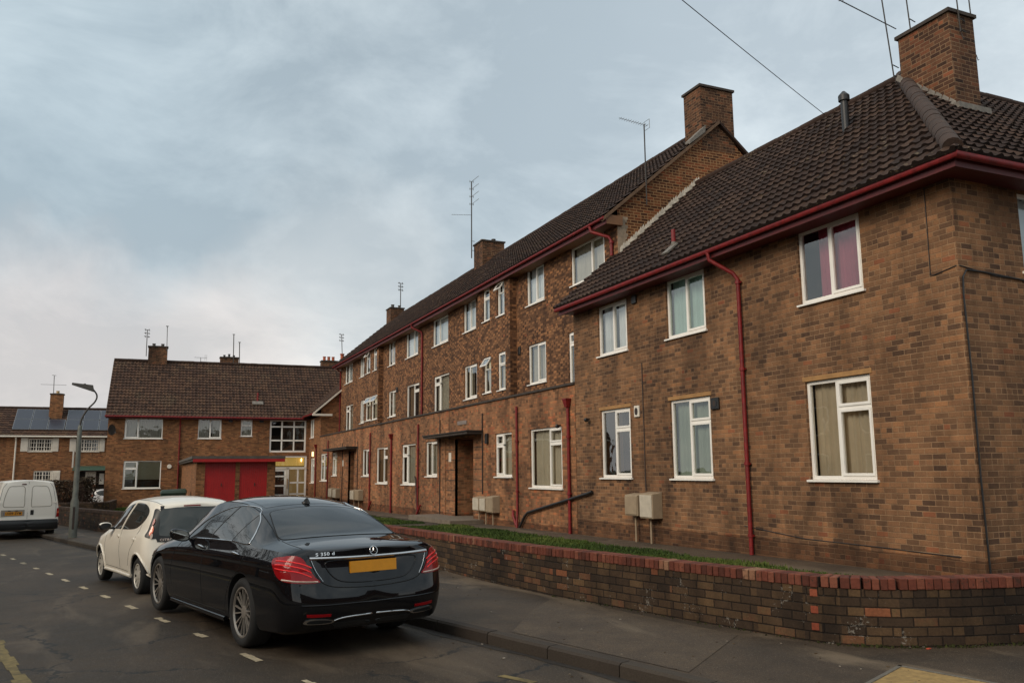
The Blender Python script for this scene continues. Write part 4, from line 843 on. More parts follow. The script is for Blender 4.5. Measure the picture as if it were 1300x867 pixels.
class Body:
    """closed loft: stations along x, half section from sill to roof centre, mirrored."""
    def __init__(s, T, xr, xf, dr, df, er, ef, prof, shift_r, shift_f, nst=150):
        s.T = T; st = []
        na = 26
        for i in range(na):    # rear cap
            q = (i/na)*math.pi/2; e = 2/er; st.append((xr+dr*(1-math.cos(q)**e) if True else 0, max(1e-3, math.sin(q)**e)))
        n = nst
        for i in range(n+1): st.append((xr+dr+(xf-df-xr-dr)*i/n, 1.0))
        for i in range(na-1,-1,-1):
            q = (i/na)*math.pi/2; e = 2/ef; st.append((xf-df*(1-math.cos(q)**e), max(1e-3, math.sin(q)**e)))
        rows = []
        for x, k in st:
            t = {a: T[a](x) for a in T}
            zb, zt, zbel, ze = t['zb'], t['zt'], t['zbelt'], t['ze']
            W, Wb, Wr = t['W'], t['Wb'], t['Wr']
            pts = [(0,zb),(W*.5,zb),(W*.80,zb),(W*.90,zb+.015)]
            for (fy_, fz) in prof: pts.append((W*fy_, zb+(zbel-zb)*fz))
            pts[-1] = (Wb, zbel)
            for j in range(1,7):       # side glass, slightly barrelled
                f = j/6; bul = .018*math.sin(math.pi*f)*min(1,max(0,(ze-zbel)*3))
                pts.append((Wb+(Wr-Wb)*f+bul, zbel+(ze-zbel)*f))
            for j in range(1,13):      # roof / deck, crowned
                f = j/12; pts.append((Wr*(1-f), ze+(zt-ze)*(1-(1-f)**2.3)))
            row = []
            for (y,z) in pts:
                wr_ = max(0,1-(x-xr)/.75); wf_ = max(0,1-(xf-x)/.9)
                row.append((x+shift_r(z)*wr_**1.5-shift_f(z)*wf_**1.5, y*k, z))
            rows.append(row)
        K = len(rows[0]); V = []; F = []
        for row in rows:
            V += [(x,y,z) for x,y,z in row] + [(x,-y,z) for x,y,z in row[1:-1][::-1]]
        R = K+K-2
        for i in range(len(rows)-1):
            for j in range(R): F.append((i*R+j, (i+1)*R+j, (i+1)*R+(j+1)%R, i*R+(j+1)%R))
        F.append(tuple(range(R))); F.append(tuple(reversed([(len(rows)-1)*R+j for j in range(R)])))
        me = bpy.data.meshes.new('body'); me.from_pydata(V, [], F)
        bm = bmesh.new(); bm.from_mesh(me); bmesh.ops.remove_doubles(bm, verts=bm.verts, dist=.0008); bmesh.ops.recalc_face_normals(bm, faces=bm.faces); bm.to_mesh(me)
        s.bvh = BVHTree.FromBMesh(bm); bm.free(); s.me = me
    def near(s, p, off=.003):
        c, n, i, d = s.bvh.find_nearest(Vector(p)); return (c + n*off) if c is not None else Vector(p)
    def cast(s, p, d, off=.003):
        c, n, i, dd = s.bvh.ray_cast(Vector(p), Vector(d))
        if c is None: return s.near(p, off)
        if n.dot(Vector(d)) > 0: n = -n
        return c + n*off
    def snap(s, p, mode, off):
        p = Vector(p)
        if mode == 'L': return s.cast((p.x, 2, p.z), (0,-1,0), off)
        if mode == 'R': return s.cast((p.x,-2, p.z), (0,1,0), off)
        if mode == 'B': return s.cast((-4, p.y, p.z), (1,0,0), off)
        if mode == 'F': return s.cast((8, p.y, p.z), (-1,0,0), off)
        if mode == 'T': return s.cast((p.x, p.y, 4), (0,0,-1), off)
        return s.near(p, off)
def smooth_loop(pts, n=8, closed=True):
    pts = [Vector(p) for p in pts]; out = []; m = len(pts)
    rngi = range(m) if closed else range(m-1)
    for i in rngi:
        if closed: p0,p1,p2,p3 = pts[i-1],pts[i],pts[(i+1)%m],pts[(i+2)%m]
        else: p0,p1,p2,p3 = pts[max(i-1,0)],pts[i],pts[i+1],pts[min(i+2,m-1)]
        for k in range(n):
            t = k/n; out.append(.5*((2*p1)+(-p0+p2)*t+(2*p0-5*p1+4*p2-p3)*t*t+(-p0+3*p1-3*p2+p3)*t**3))
    if not closed: out.append(pts[-1])
    return out
def linloop(pts, n=6, closed=True):
    pts = [Vector(p) for p in pts]; out = []; m = len(pts)
    for i in (range(m) if closed else range(m-1)):
        for k in range(n): out.append(pts[i].lerp(pts[(i+1)%m], k/n))
    if not closed: out.append(pts[-1])
    return out
def patch(body, loop, mode, off, m, name, parent, rings=9, thick=.004, sm=True):
    c = sum(loop, Vector())/len(loop); n = len(loop); mb = MB()
    for r_ in range(rings+1):
        f = 1-r_/rings
        for p in loop: mb.v.append(tuple(body.snap(c+(p-c)*f, mode, off)))
    for r_ in range(rings):
        for k in range(n):
            mb.f.append((r_*n+k, r_*n+(k+1)%n, (r_+1)*n+(k+1)%n, (r_+1)*n+k)); mb.mi.append(0); mb.tone.append(.5)
    b0 = len(mb.v)
    for p in loop: mb.v.append(tuple(body.snap(p, mode, -.006)))
    for k in range(n): mb.f.append((k, b0+k, b0+(k+1)%n, (k+1)%n)); mb.mi.append(0); mb.tone.append(.5)
    me = mb.mesh(name); bm = bmesh.new(); bm.from_mesh(me); bmesh.ops.remove_doubles(bm, verts=bm.verts, dist=.0003); bmesh.ops.recalc_face_normals(bm, faces=bm.faces)
    a = bm.faces[:] 
    cc = Vector(body.snap(c, mode, off)); 
    bm.to_mesh(me); bm.free()
    o = link(name, me, m, parent, 35)
    # orientation check: centre face should look outward
    _, nn, _, _ = body.bvh.find_nearest(cc)
    best = min(me.polygons, key=lambda p_: (p_.center-cc).length)
    if best.normal.dot(nn) < 0: me.flip_normals()
    return o
def strip_on(body, pts, mode, rad_, m, name, parent, off=0.0, n=6, seg=5, closed=False, flat=1.0):
    L = linloop(pts, seg, closed) if not isinstance(pts, tuple) else list(pts)
    if closed: L.append(L[0])
    mb = MB(); mb.tube([body.snap(p, mode, off) for p in L], rad_, n); return mb.build(name, m, parent, smooth=60)
def wheel(parent, x, y, R, rimR, width, side, style, rimm):
    """side +1 = left; the whole wheel is a part with tyre, rim and brake disc beneath."""
    s = side; mb = MB(); c = (x,y,R)
    w2 = width/2
    prof = [(rimR,-w2*.86),(rimR+.02,-w2),(R-.03,-w2),(R-.006,-w2*.8),(R,-w2*.45),(R-.004,-w2*.2),(R,0),(R-.004,w2*.2),(R,w2*.45),(R-.006,w2*.8),(R-.03,w2),(rimR+.02,w2),(rimR,w2*.86)]
    mb.lathe(prof, c, 'Y', 48); ty = mb.build('wheel', RUB, parent, smooth=50, fixn=True)
    mb = MB(); mb.lathe([(rimR+.003,w2*.9*s),(rimR-.012,w2*.92*s),(rimR-.02,w2*.78*s)], c, 'Y', 48); mb.lathe([(rimR-.02,w2*.78*s),(rimR-.035,w2*.3*s),(rimR-.045,-w2*.7*s)], c, 'Y', 48, mi=1)
    hub = .045; dd = w2*.70*s
    if style == 'multi':
        for k in range(8):
            for e in (-.085,.085):
                a = 2*math.pi*(k+.5*0)/8; a0 = a+e*1.6; a1 = a+e*2.0
                p0 = Vector((math.cos(a0)*hub, dd, math.sin(a0)*hub)); p1 = Vector((math.cos(a1)*(rimR-.018), dd+.012*s, math.sin(a1)*(rimR-.018)))
                d = (p1-p0).normalized(); t = d.cross(Vector((0,1,0))).normalized()
                q = Vector(c); h0, h1 = .005,.008
                mb.hexa([q+p0-t*h0-Vector((0,.015*s,0)), q+p0+t*h0-Vector((0,.015*s,0)), q+p0+t*h0, q+p0-t*h0, q+p1-t*h1-Vector((0,.014*s,0)), q+p1+t*h1-Vector((0,.014*s,0)), q+p1+t*h1, q+p1-t*h1])
    else:
        for k in range(style):
            a = 2*math.pi*k/style+.3; p0 = Vector((math.cos(a)*hub, dd, math.sin(a)*hub)); p1 = Vector((math.cos(a)*(rimR-.012), dd+.008*s, math.sin(a)*(rimR-.012)))
            d = (p1-p0).normalized(); t = d.cross(Vector((0,1,0))).normalized(); q = Vector(c); h0, h1 = .022,.030
            mb.hexa([q+p0-t*h0-Vector((0,.03*s,0)), q+p0+t*h0-Vector((0,.03*s,0)), q+p0+t*h0, q+p0-t*h0, q+p1-t*h1-Vector((0,.03*s,0)), q+p1+t*h1-Vector((0,.03*s,0)), q+p1+t*h1, q+p1-t*h1])
    mb.lathe([(.0,dd+.012*s),(.04,dd+.012*s),(.062,dd+.004*s),(.07,dd-.03*s)], c, 'Y', 20)
    mb.build('rim', [rimm, WELL], ty, smooth=35, fixn=True)
    mb = MB(); mb.lathe([(0,dd-.06*s),(rimR*.72,dd-.06*s),(rimR*.72,dd-.08*s)], c, 'Y', 28); mb.lathe([(0,-w2*.4*s),(rimR-.04,-w2*.4*s)], c, 'Y', 28, mi=1); mb.build('brake_disc', [WELL, WELL], ty, smooth=35)
    return ty
def carve(body, wheels, parent, m, R, y0, depth=.34, zc=None):
    """cut real wheel wells out of the closed body, return the body object"""
    me = body.me; o = link('body', me, m, parent)
    me.materials.append(WELL)
    tmp = bpy.data.objects.new('t', me); 
    mb = MB()
    for (x,z) in wheels:
        for s in (1,-1):
            prof = [(0,y0*s),(R,y0*s),(R,1.3*s),(0,1.3*s)]; mb.lathe(prof, (x,0,z), 'Y', 56)
    cm = mb.mesh('c'); bm = bmesh.new(); bm.from_mesh(cm); bmesh.ops.remove_doubles(bm, verts=bm.verts, dist=1e-5); bmesh.ops.recalc_face_normals(bm, faces=bm.faces); bm.to_mesh(cm); bm.free()
    co = bpy.data.objects.new('cut', cm); COL.objects.link(co)
    par = o.parent; o.parent = None
    md = o.modifiers.new('b','BOOLEAN'); md.operation = 'DIFFERENCE'; md.object = co; md.solver = 'EXACT'
    dg = bpy.context.evaluated_depsgraph_get(); dg.update()
    new = bpy.data.meshes.new_from_object(o.evaluated_get(dg)); o.modifiers.remove(md); o.data = new; o.parent = par
    bpy.data.objects.remove(co); bpy.data.objects.remove(tmp)
    for p in new.polygons:
        c = p.center
        for (x,z) in wheels:
            d = math.hypot(c.x-x, c.z-z)
            if abs(c.y) > y0-.01 and d < R+.004 and (abs(p.normal.y) < .5 and abs(d-R) < .02 or (abs(abs(c.y)-y0) < .004 and abs(p.normal.y) > .9)): p.material_index = 1
    new.shade_smooth(); new.set_sharp_from_angle(angle=rad(32)); return o
def text_mesh(name, s, size, ext, m, parent, M, align='CENTER', sx=1.0):
    cu = bpy.data.curves.new(name, 'FONT'); cu.body = s; cu.size = size; cu.extrude = ext; cu.align_x = align; cu.align_y = 'CENTER'; cu.offset = size*.022; cu.space_character = 1.12
    t = bpy.data.objects.new(name, cu); COL.objects.link(t); dg = bpy.context.evaluated_depsgraph_get(); dg.update()
    me = bpy.data.meshes.new_from_object(t.evaluated_get(dg)); bpy.data.objects.remove(t)
    me.transform(Matrix.Diagonal((sx,1,1,1))); me.transform(M); return link(name, me, m, parent)
# frame for lettering on a car's tail: x right (= -y local), y up, z outward (= -x)
def tailM(x, y, z, lean=0): return Matrix.Translation((x,y,z)) @ Matrix(((0,0,-1,0),(-1,0,0,0),(0,1,0,0),(0,0,0,1))) @ Matrix.Rotation(lean,4,'X')

# ------------------------------------------------------------------ black executive saloon
hx, hy = -.2448, .9696
blk = empty('parked_car', (1.94,9.625,-.12), math.atan2(hy,hx), label='glossy black saloon car parked nearest the camera, chrome window trim and yellow rear plate', cat='car', group='cars parked along the kerb')
TB = dict(
 zb=P([(-1.2,.27),(-.9,.22),(-.4,.19),(3.4,.18),(3.94,.24)]),
 zt=P([(-1.2,1.015),(-1.13,1.035),(-1.0,1.055),(-.75,1.078),(-.50,1.098),(-.40,1.11),(-.32,1.135),(-.1,1.225),(.15,1.315),(.4,1.390),(.75,1.455),(1.1,1.485),(1.4,1.492),(1.65,1.475),(1.85,1.42),(2.1,1.30),(2.4,1.13),(2.55,1.055),(2.7,1.025),(3.1,.975),(3.5,.89),(3.8,.79),(3.94,.70)]),
 zbelt=P([(-1.2,.955),(-1.0,.985),(-.6,1.005),(-.2,1.012),(.5,1.005),(1.5,.985),(2.2,.955),(2.6,.93),(3.1,.87),(3.6,.78),(3.94,.64)]),
 ze=P([(-1.2,.995),(-1.0,1.03),(-.6,1.055),(-.42,1.07),(-.3,1.095),(-.1,1.18),(.15,1.268),(.4,1.338),(.75,1.398),(1.1,1.425),(1.4,1.43),(1.65,1.41),(1.85,1.352),(2.1,1.235),(2.4,1.075),(2.55,1.01),(2.7,.985),(3.1,.935),(3.5,.85),(3.8,.75),(3.94,.67)]),
 W=P([(-1.2,.90),(-.8,.925),(-.3,.945),(.3,.95),(1.5,.948),(2.6,.945),(3.2,.94),(3.6,.90),(3.94,.84)]),
 Wb=P([(-1.2,.80),(-.9,.825),(-.5,.85),(0,.862),(.8,.868),(1.6,.865),(2.3,.85),(2.8,.84),(3.3,.82),(3.94,.74)]),
 Wr=P([(-1.2,.70),(-.8,.72),(-.5,.72),(-.3,.70),(0,.655),(.3,.625),(.8,.60),(1.4,.60),(1.8,.625),(2.2,.67),(2.6,.715),(3.2,.70),(3.94,.62)]))
profB = [(.945,.05),(.965,.12),(.975,.2),(.985,.32),(.997,.45),(1.0,.55),(1.0,.63),(.995,.70),(.988,.76),(.982,.80),(.985,.825),(.978,.85),(.955,.90),(.93,.95),(.90,1)]
def shR(z): return float(np.interp(z, [.2,.30,.40,.50,.56,.62,.72,.85,.95,1.02,1.06,1.2],[.13,.07,.02,.0,.008,.03,.05,.075,.085,.07,.10,.10]))
def shF(z): return float(np.interp(z, [.2,.35,.5,.65,.8,1],[.1,.02,0,.03,.12,.3]))
B = Body(TB, -1.17, 3.94, .42, .6, 3.6, 3.0, profB, shR, shF)
WR, WRIM = .350, .252
body = carve(B, [(0,.352),(3.035,.352)], blk, BLACK, .392, .62)
for (x,y) in ((0,1),(0,-1),(3.035,1),(3.035,-1)): wheel(blk, x, .81*y, WR, WRIM, .25, y, 'multi', RIMM)
# side glazing with chrome surround
dlo = [(2.10,.985),(1.83,1.155),(1.55,1.270),(1.25,1.350),(.95,1.392),(.66,1.392),(.42,1.350),(.24,1.27),(.12,1.16),(.06,1.06),(.10,1.025),(.5,1.032),(1.1,1.022),(1.7,1.002)]
for sd_, nm in (('L',1),('R',-1)):
    lp = smooth_loop([(x,0,z) for x,z in dlo], 6)
    g_ = patch(B, lp, sd_, .004, CGLASS, 'side_window', blk)
    strip_on(B, [tuple(p) for p in lp], sd_, .0085, CHR, 'chrome_trim', g_, off=.003, seg=1, closed=True)
    strip_on(B, [(1.28,0,1.02),(.93,0,1.392)], sd_, .026, GAP, 'pillar', g_, off=-.016)
    strip_on(B, [(.56,0,1.03),(.34,0,1.31)], sd_, .012, GAP, 'window_divider', g_, off=-.004)
    # door shut lines, swage, sill strip
    for pl in ([(1.28,0,1.0),(1.28,0,.60),(1.25,0,.30)],[(2.28,0,.94),(2.42,0,.72),(2.44,0,.45),(2.36,0,.30)],[(.10,0,1.0),(.02,0,.90),(.10,0,.78),(.33,0,.62),(.46,0,.45),(.50,0,.32)],[(2.36,0,.285),(.50,0,.29)]):
        strip_on(B, [tuple(p) for p in smooth_loop(pl,6,False)], sd_, .0045, GAP, 'shut_line', blk, off=-.0015, seg=2, n=5)
    strip_on(B, [(2.5,0,.215),(.52,0,.225)], sd_, .030, BLACK, 'side_skirt', blk, off=.006, n=8)
    for hx_ in (1.34,.16):
        mb = MB(); pts = []
        for i in range(9):
            t = i/8; q = B.snap((hx_-.03+.24*t,0,.915+.006*t), sd_, .014+.02*math.sin(math.pi*t)); pts.append(q)
        mb.tube(pts, [.006,.011,.014,.015,.015,.015,.014,.011,.006], 8); mb.build('door_handle', CHR, blk, smooth=60)
        mb = MB(); q = B.snap((hx_+.09,0,.905), sd_, .001); mb.lathe([(0,.0),(.045,.0),(.05,-.004)], q, 'Y', 16); mb.build('handle_recess', GAP, blk)
    # door mirror
    s = nm; mb = MB(); c = Vector((2.02,.99*s,1.03))
    ring = []
    for i,(dx,sc_) in enumerate([(-.07,.86),(-.055,1.0),(-.01,1.0),(.05,.86),(.09,.6),(.11,.2)]):
        for k in range(20):
            a = 2*math.pi*k/20; ca, sa = math.cos(a), math.sin(a)
            yy = .115*math.copysign(abs(ca)**.75,ca)*sc_; z_ = .072*math.copysign(abs(sa)**.8,sa)*sc_; mb.v.append((c.x+dx, c.y+yy, c.z+z_+.02*yy*s/.1))
    for i in range(5):
        for k in range(20): mb.f.append((i*20+k, i*20+(k+1)%20, (i+1)*20+(k+1)%20, (i+1)*20+k)); mb.mi.append(0); mb.tone.append(.5)
    mb.f.append(tuple(range(20))); mb.f.append(tuple(100+k for k in reversed(range(20)))); mb.mi += [0,0]; mb.tone += [.5,.5]
    mb.hexa([(2.0,.86*s,.965),(2.10,.86*s,.965),(2.08,.95*s,.975),(2.02,.95*s,.975),(2.0,.86*s,.99),(2.10,.86*s,.99),(2.08,.95*s,1.0),(2.02,.95*s,1.0)])
    mo = mb.build('door_mirror', BLACK, blk, smooth=50, fixn=True)
    mb = MB(); n = 20; mb.face([(c.x-.0715, c.y+.097*math.copysign(abs(math.cos(a))**.75,math.cos(a)), c.z+.058*math.copysign(abs(math.sin(a))**.8,math.sin(a))+.02*.097*math.cos(a)*s/.1) for a in [2*math.pi*k/n for k in range(n)]])
    mb.build('mirror_glass', mat('mirror_glass', (.45,.45,.42), .04, metal=1, var=0), mo)
# rear screen, roof seams, windscreen
rs = smooth_loop([(.33,.50,0),(.36,.25,0),(.37,0,0),(.36,-.25,0),(.33,-.50,0),(.18,-.565,0),(-.1,-.635,0),(-.30,-.665,0),(-.385,-.60,0),(-.425,-.3,0),(-.435,0,0),(-.425,.3,0),(-.385,.60,0),(-.30,.665,0),(-.1,.635,0),(.18,.565,0)],5)
rw = patch(B, rs, 'T', .004, CGLASS, 'rear_window', blk, rings=12)
strip_on(B, [tuple(p) for p in rs], 'T', .006, GAP, 'window_seal', rw, off=.0, seg=1, closed=True)
ws = smooth_loop([(1.66,.52,0),(1.70,0,0),(1.66,-.52,0),(2.1,-.66,0),(2.42,-.70,0),(2.52,-.4,0),(2.56,0,0),(2.52,.4,0),(2.42,.70,0),(2.1,.66,0)],6)
patch(B, ws, 'T', .004, CGLASS, 'windscreen', blk)
sr = smooth_loop([(.48,.47,0),(1.5,.47,0),(1.5,-.47,0),(.48,-.47,0)],8) 
pr_ = linloop([(.50,.50,0),(1.50,.49,0),(1.50,-.49,0),(.50,-.50,0)],10); patch(B, pr_, 'T', .0025, CGLASS, 'glass_roof', blk)
for s in (1,-1):
    strip_on(B, [(-.36,.69*s,0),(0,.645*s,0),(.4,.60*s,0),(.9,.578*s,0),(1.6,.592*s,0)], 'T', .006, GAP, 'roof_seam', blk, off=-.001)
    strip_on(B, [tuple(p) for p in smooth_loop([(-.40,.675*s,0),(-.7,.69*s,0),(-.93,.69*s,0)],6,False)], 'T', .0045, GAP, 'shut_line', blk, off=-.001, seg=1)
    # boot side shut line running down beside the lamps to the bumper
    strip_on(B, [tuple(p) for p in smooth_loop([(-1.06,.69*s,1.0),(-1.1,.655*s,.90),(-1.12,.60*s,.78),(-1.13,.54*s,.715),(-1.15,.42*s,.675),(-1.15,.2*s,.655),(-1.15,0,.65)],6,False)], 'N', .0055, GAP, 'shut_line', blk, off=-.001, seg=1)
    strip_on(B, [tuple(p) for p in smooth_loop([(-1.06,.66*s,.955),(-1.1,.615*s,.84),(-1.13,.545*s,.735)],6,False)], 'N', .004, CHR, 'boot_edge_trim', blk, off=.001, seg=1)
    # tail lamp wrapping round the corner
    lp = smooth_loop([(-.70,.93*s,.955),(-.86,.88*s,.985),(-1.02,.76*s,.975),(-1.09,.70*s,.90),(-1.12,.635*s,.79),(-1.13,.58*s,.728),(-1.06,.76*s,.722),(-.93,.88*s,.745),(-.80,.93*s,.83)],5)
    lp = [B.near(p, 0) for p in lp]
    tl = patch(B, lp, 'N', .010, REDL, 'tail_lamp', blk, rings=8)
    for j,(za,zb_) in enumerate(((.945,.885),(.90,.838),(.855,.795))):
        strip_on(B, [tuple(p) for p in smooth_loop([(-.78-.02*j,.93*s,za),(-.95,.86*s,za-.01),(-1.06,.75*s,za-.035),(-1.11,.66*s,zb_-.015)],6,False)], 'N', .006, REDB, 'lamp_strip', tl, off=.011, seg=1)
    strip_on(B, [tuple(p) for p in smooth_loop([(-.93,.89*s,.757),(-1.03,.80*s,.742),(-1.10,.69*s,.737),(-1.13,.60*s,.737)],6,False)], 'N', .0085, WHL, 'lamp_strip', tl, off=.009, seg=1)
    # reflector and tailpipe trim
    lp = linloop([(-1.15,.72*s,.425),(-1.16,.72*s,.395),(-1.17,.47*s,.392),(-1.17,.47*s,.42)],5); patch(B, [B.near(p,0) for p in lp], 'N', .006, REDL, 'rear_reflector', blk, rings=3)
    lp = smooth_loop([(-1.15,.70*s,.36),(-1.12,.74*s,.325),(-1.15,.60*s,.305),(-1.16,.46*s,.312),(-1.16,.43*s,.345),(-1.16,.55*s,.365)],5)
    tp = patch(B, [B.near(p,0) for p in lp], 'N', .012, CHR, 'tailpipe_trim', blk, rings=3)
    lp2 = smooth_loop([(-1.15,.67*s,.352),(-1.12,.70*s,.332),(-1.15,.59*s,.318),(-1.16,.48*s,.322),(-1.16,.46*s,.342),(-1.16,.55*s,.355)],5)
    patch(B, [B.near(p,0) for p in lp2], 'N', .0145, GAP, 'tailpipe_opening', tp, rings=3)
    strip_on(B, [(-1.15,.78*s,.52),(-1.17,.5*s,.51),(-1.17,0,.505)], 'N', .008, BLACK, 'bumper_crease', blk, off=.001)
strip_on(B, [tuple(p) for p in smooth_loop([(-1.13,.66,.945),(-1.13,.3,.937),(-1.13,0,.935),(-1.13,-.3,.937),(-1.13,-.66,.945)],8,False)], 'B', .017, CHR, 'boot_chrome_bar', blk, off=.002, seg=1, n=8)
strip_on(B, [tuple(p) for p in smooth_loop([(-1.16,.44,.352),(-1.16,.36,.375),(-1.16,.2,.385),(-1.16,0,.388),(-1.16,-.2,.385),(-1.16,-.36,.375),(-1.16,-.44,.352)],6,False)], 'B', .009, CHR, 'bumper_chrome', blk, off=.004, seg=1)
lp = linloop([(-1.1,.45,.335),(-1.1,-.45,.335),(-1.1,-.40,.285),(-1.1,.40,.285)],6); patch(B, lp, 'B', .004, SATB, 'diffuser', blk, rings=4)
# recessed number plate panel: darker lower lip bowl and plate
lp = smooth_loop([(0,.50,.905),(0,.47,.80),(0,.37,.725),(0,.2,.70),(0,0,.695),(0,-.2,.70),(0,-.37,.725),(0,-.47,.80),(0,-.50,.905),(0,-.25,.915),(0,0,.917),(0,.25,.915)],5)
strip_on(B, [tuple(p) for p in lp], 'B', .007, BLACK, 'plate_surround', blk, off=.0, seg=1, closed=True, n=8)
x0_ = min(B.snap((0,y,z),'B',0).x for y in (-.26,.26) for z in (.79,.90))-.012
def plate(parent, x, y, z, lean=.12, txt=None, w_=.52, h_=.111, name='number_plate'):
    mb = MB(); M = tailM(x,y,z,-lean)
    for v in ((-w_/2,-h_/2,-.03),(w_/2,-h_/2,-.03),(w_/2,h_/2,-.03),(-w_/2,h_/2,-.03),(-w_/2,-h_/2,0),(w_/2,-h_/2,0),(w_/2,h_/2,0),(-w_/2,h_/2,0)): mb.v.append(tuple(M@Vector(v)))
    for f in ((3,2,1,0),(4,5,6,7),(0,1,5,4),(1,2,6,5),(2,3,7,6),(3,0,4,7)): mb.f.append(f); mb.mi.append(0); mb.tone.append(.5)
    p_ = mb.build(name, PLATEY, parent)
    if txt: text_mesh('lettering', txt, .098, .0015, SATB, p_, tailM(x,y,z,-lean)@Matrix.Translation((.02,0,.0015)), sx=.88)
    return p_
plate(blk, x0_, .0, .845, .10)
# badge: ring and three-pointed star, and the model lettering
q = B.snap((0,0,1.0),'B',.006); mb = MB(); M = tailM(q.x-.004, 0, .992, -.25)
ringp = [M@Vector((.042*math.cos(a),.042*math.sin(a),0)) for a in [2*math.pi*k/28 for k in range(29)]]; mb.tube(ringp, .0045, 6, cap=False)
for k in range(3):
    a = math.pi/2+2*math.pi*k/3; tip = Vector((.041*math.cos(a),.041*math.sin(a),.001)); sd2 = Vector((-math.sin(a),math.cos(a),0))*.0085
    mb.face([M@Vector((0,0,.009)), M@(sd2*.9+Vector((0,0,.0))), M@tip]); mb.face([M@Vector((0,0,.009)), M@tip, M@(-sd2*.9)])
mb.build('badge', CHR, blk)
qa, qb = B.snap((0,.62,.985),'B',0), B.snap((0,.40,.985),'B',0); yw_ = math.atan2(qa.x-qb.x, .22)
text_mesh('model_lettering', 'S 350 d', .043, .003, CHR, blk, tailM((qa.x+qb.x)/2-.006,.51,.982,-.2)@Matrix.Rotation(-yw_,4,'Y'), sx=1.3)
mb = MB(); zt = B.snap((.56,0,0),'T',0).z
mb.hexa([(.46,-.018,zt-.01),(.62,-.018,zt-.005),(.62,.018,zt-.005),(.46,.018,zt-.01),(.50,-.004,zt+.055),(.535,-.004,zt+.055),(.535,.004,zt+.055),(.50,.004,zt+.055)]); mb.lathe([(.05,-.004),(.045,.012),(.0,.016)], (.55,0,zt), 'Z', 16); mb.build('roof_aerial', SATB, blk, smooth=30)
for s in (1,-1):   # headlamps
    lp = smooth_loop([(3.85,.60*s,.70),(3.6,.78*s,.74),(3.35,.86*s,.74),(3.5,.86*s,.66),(3.8,.70*s,.62)],5); patch(B, [B.near(p,0) for p in lp], 'N', .006, WHL, 'headlight', blk, rings=4)
lp = linloop([(3.9,.45,.66),(3.9,-.45,.66),(3.9,-.40,.42),(3.9,.40,.42)],5); patch(B, lp, 'F', .004, SATB, 'grille', blk, rings=4)

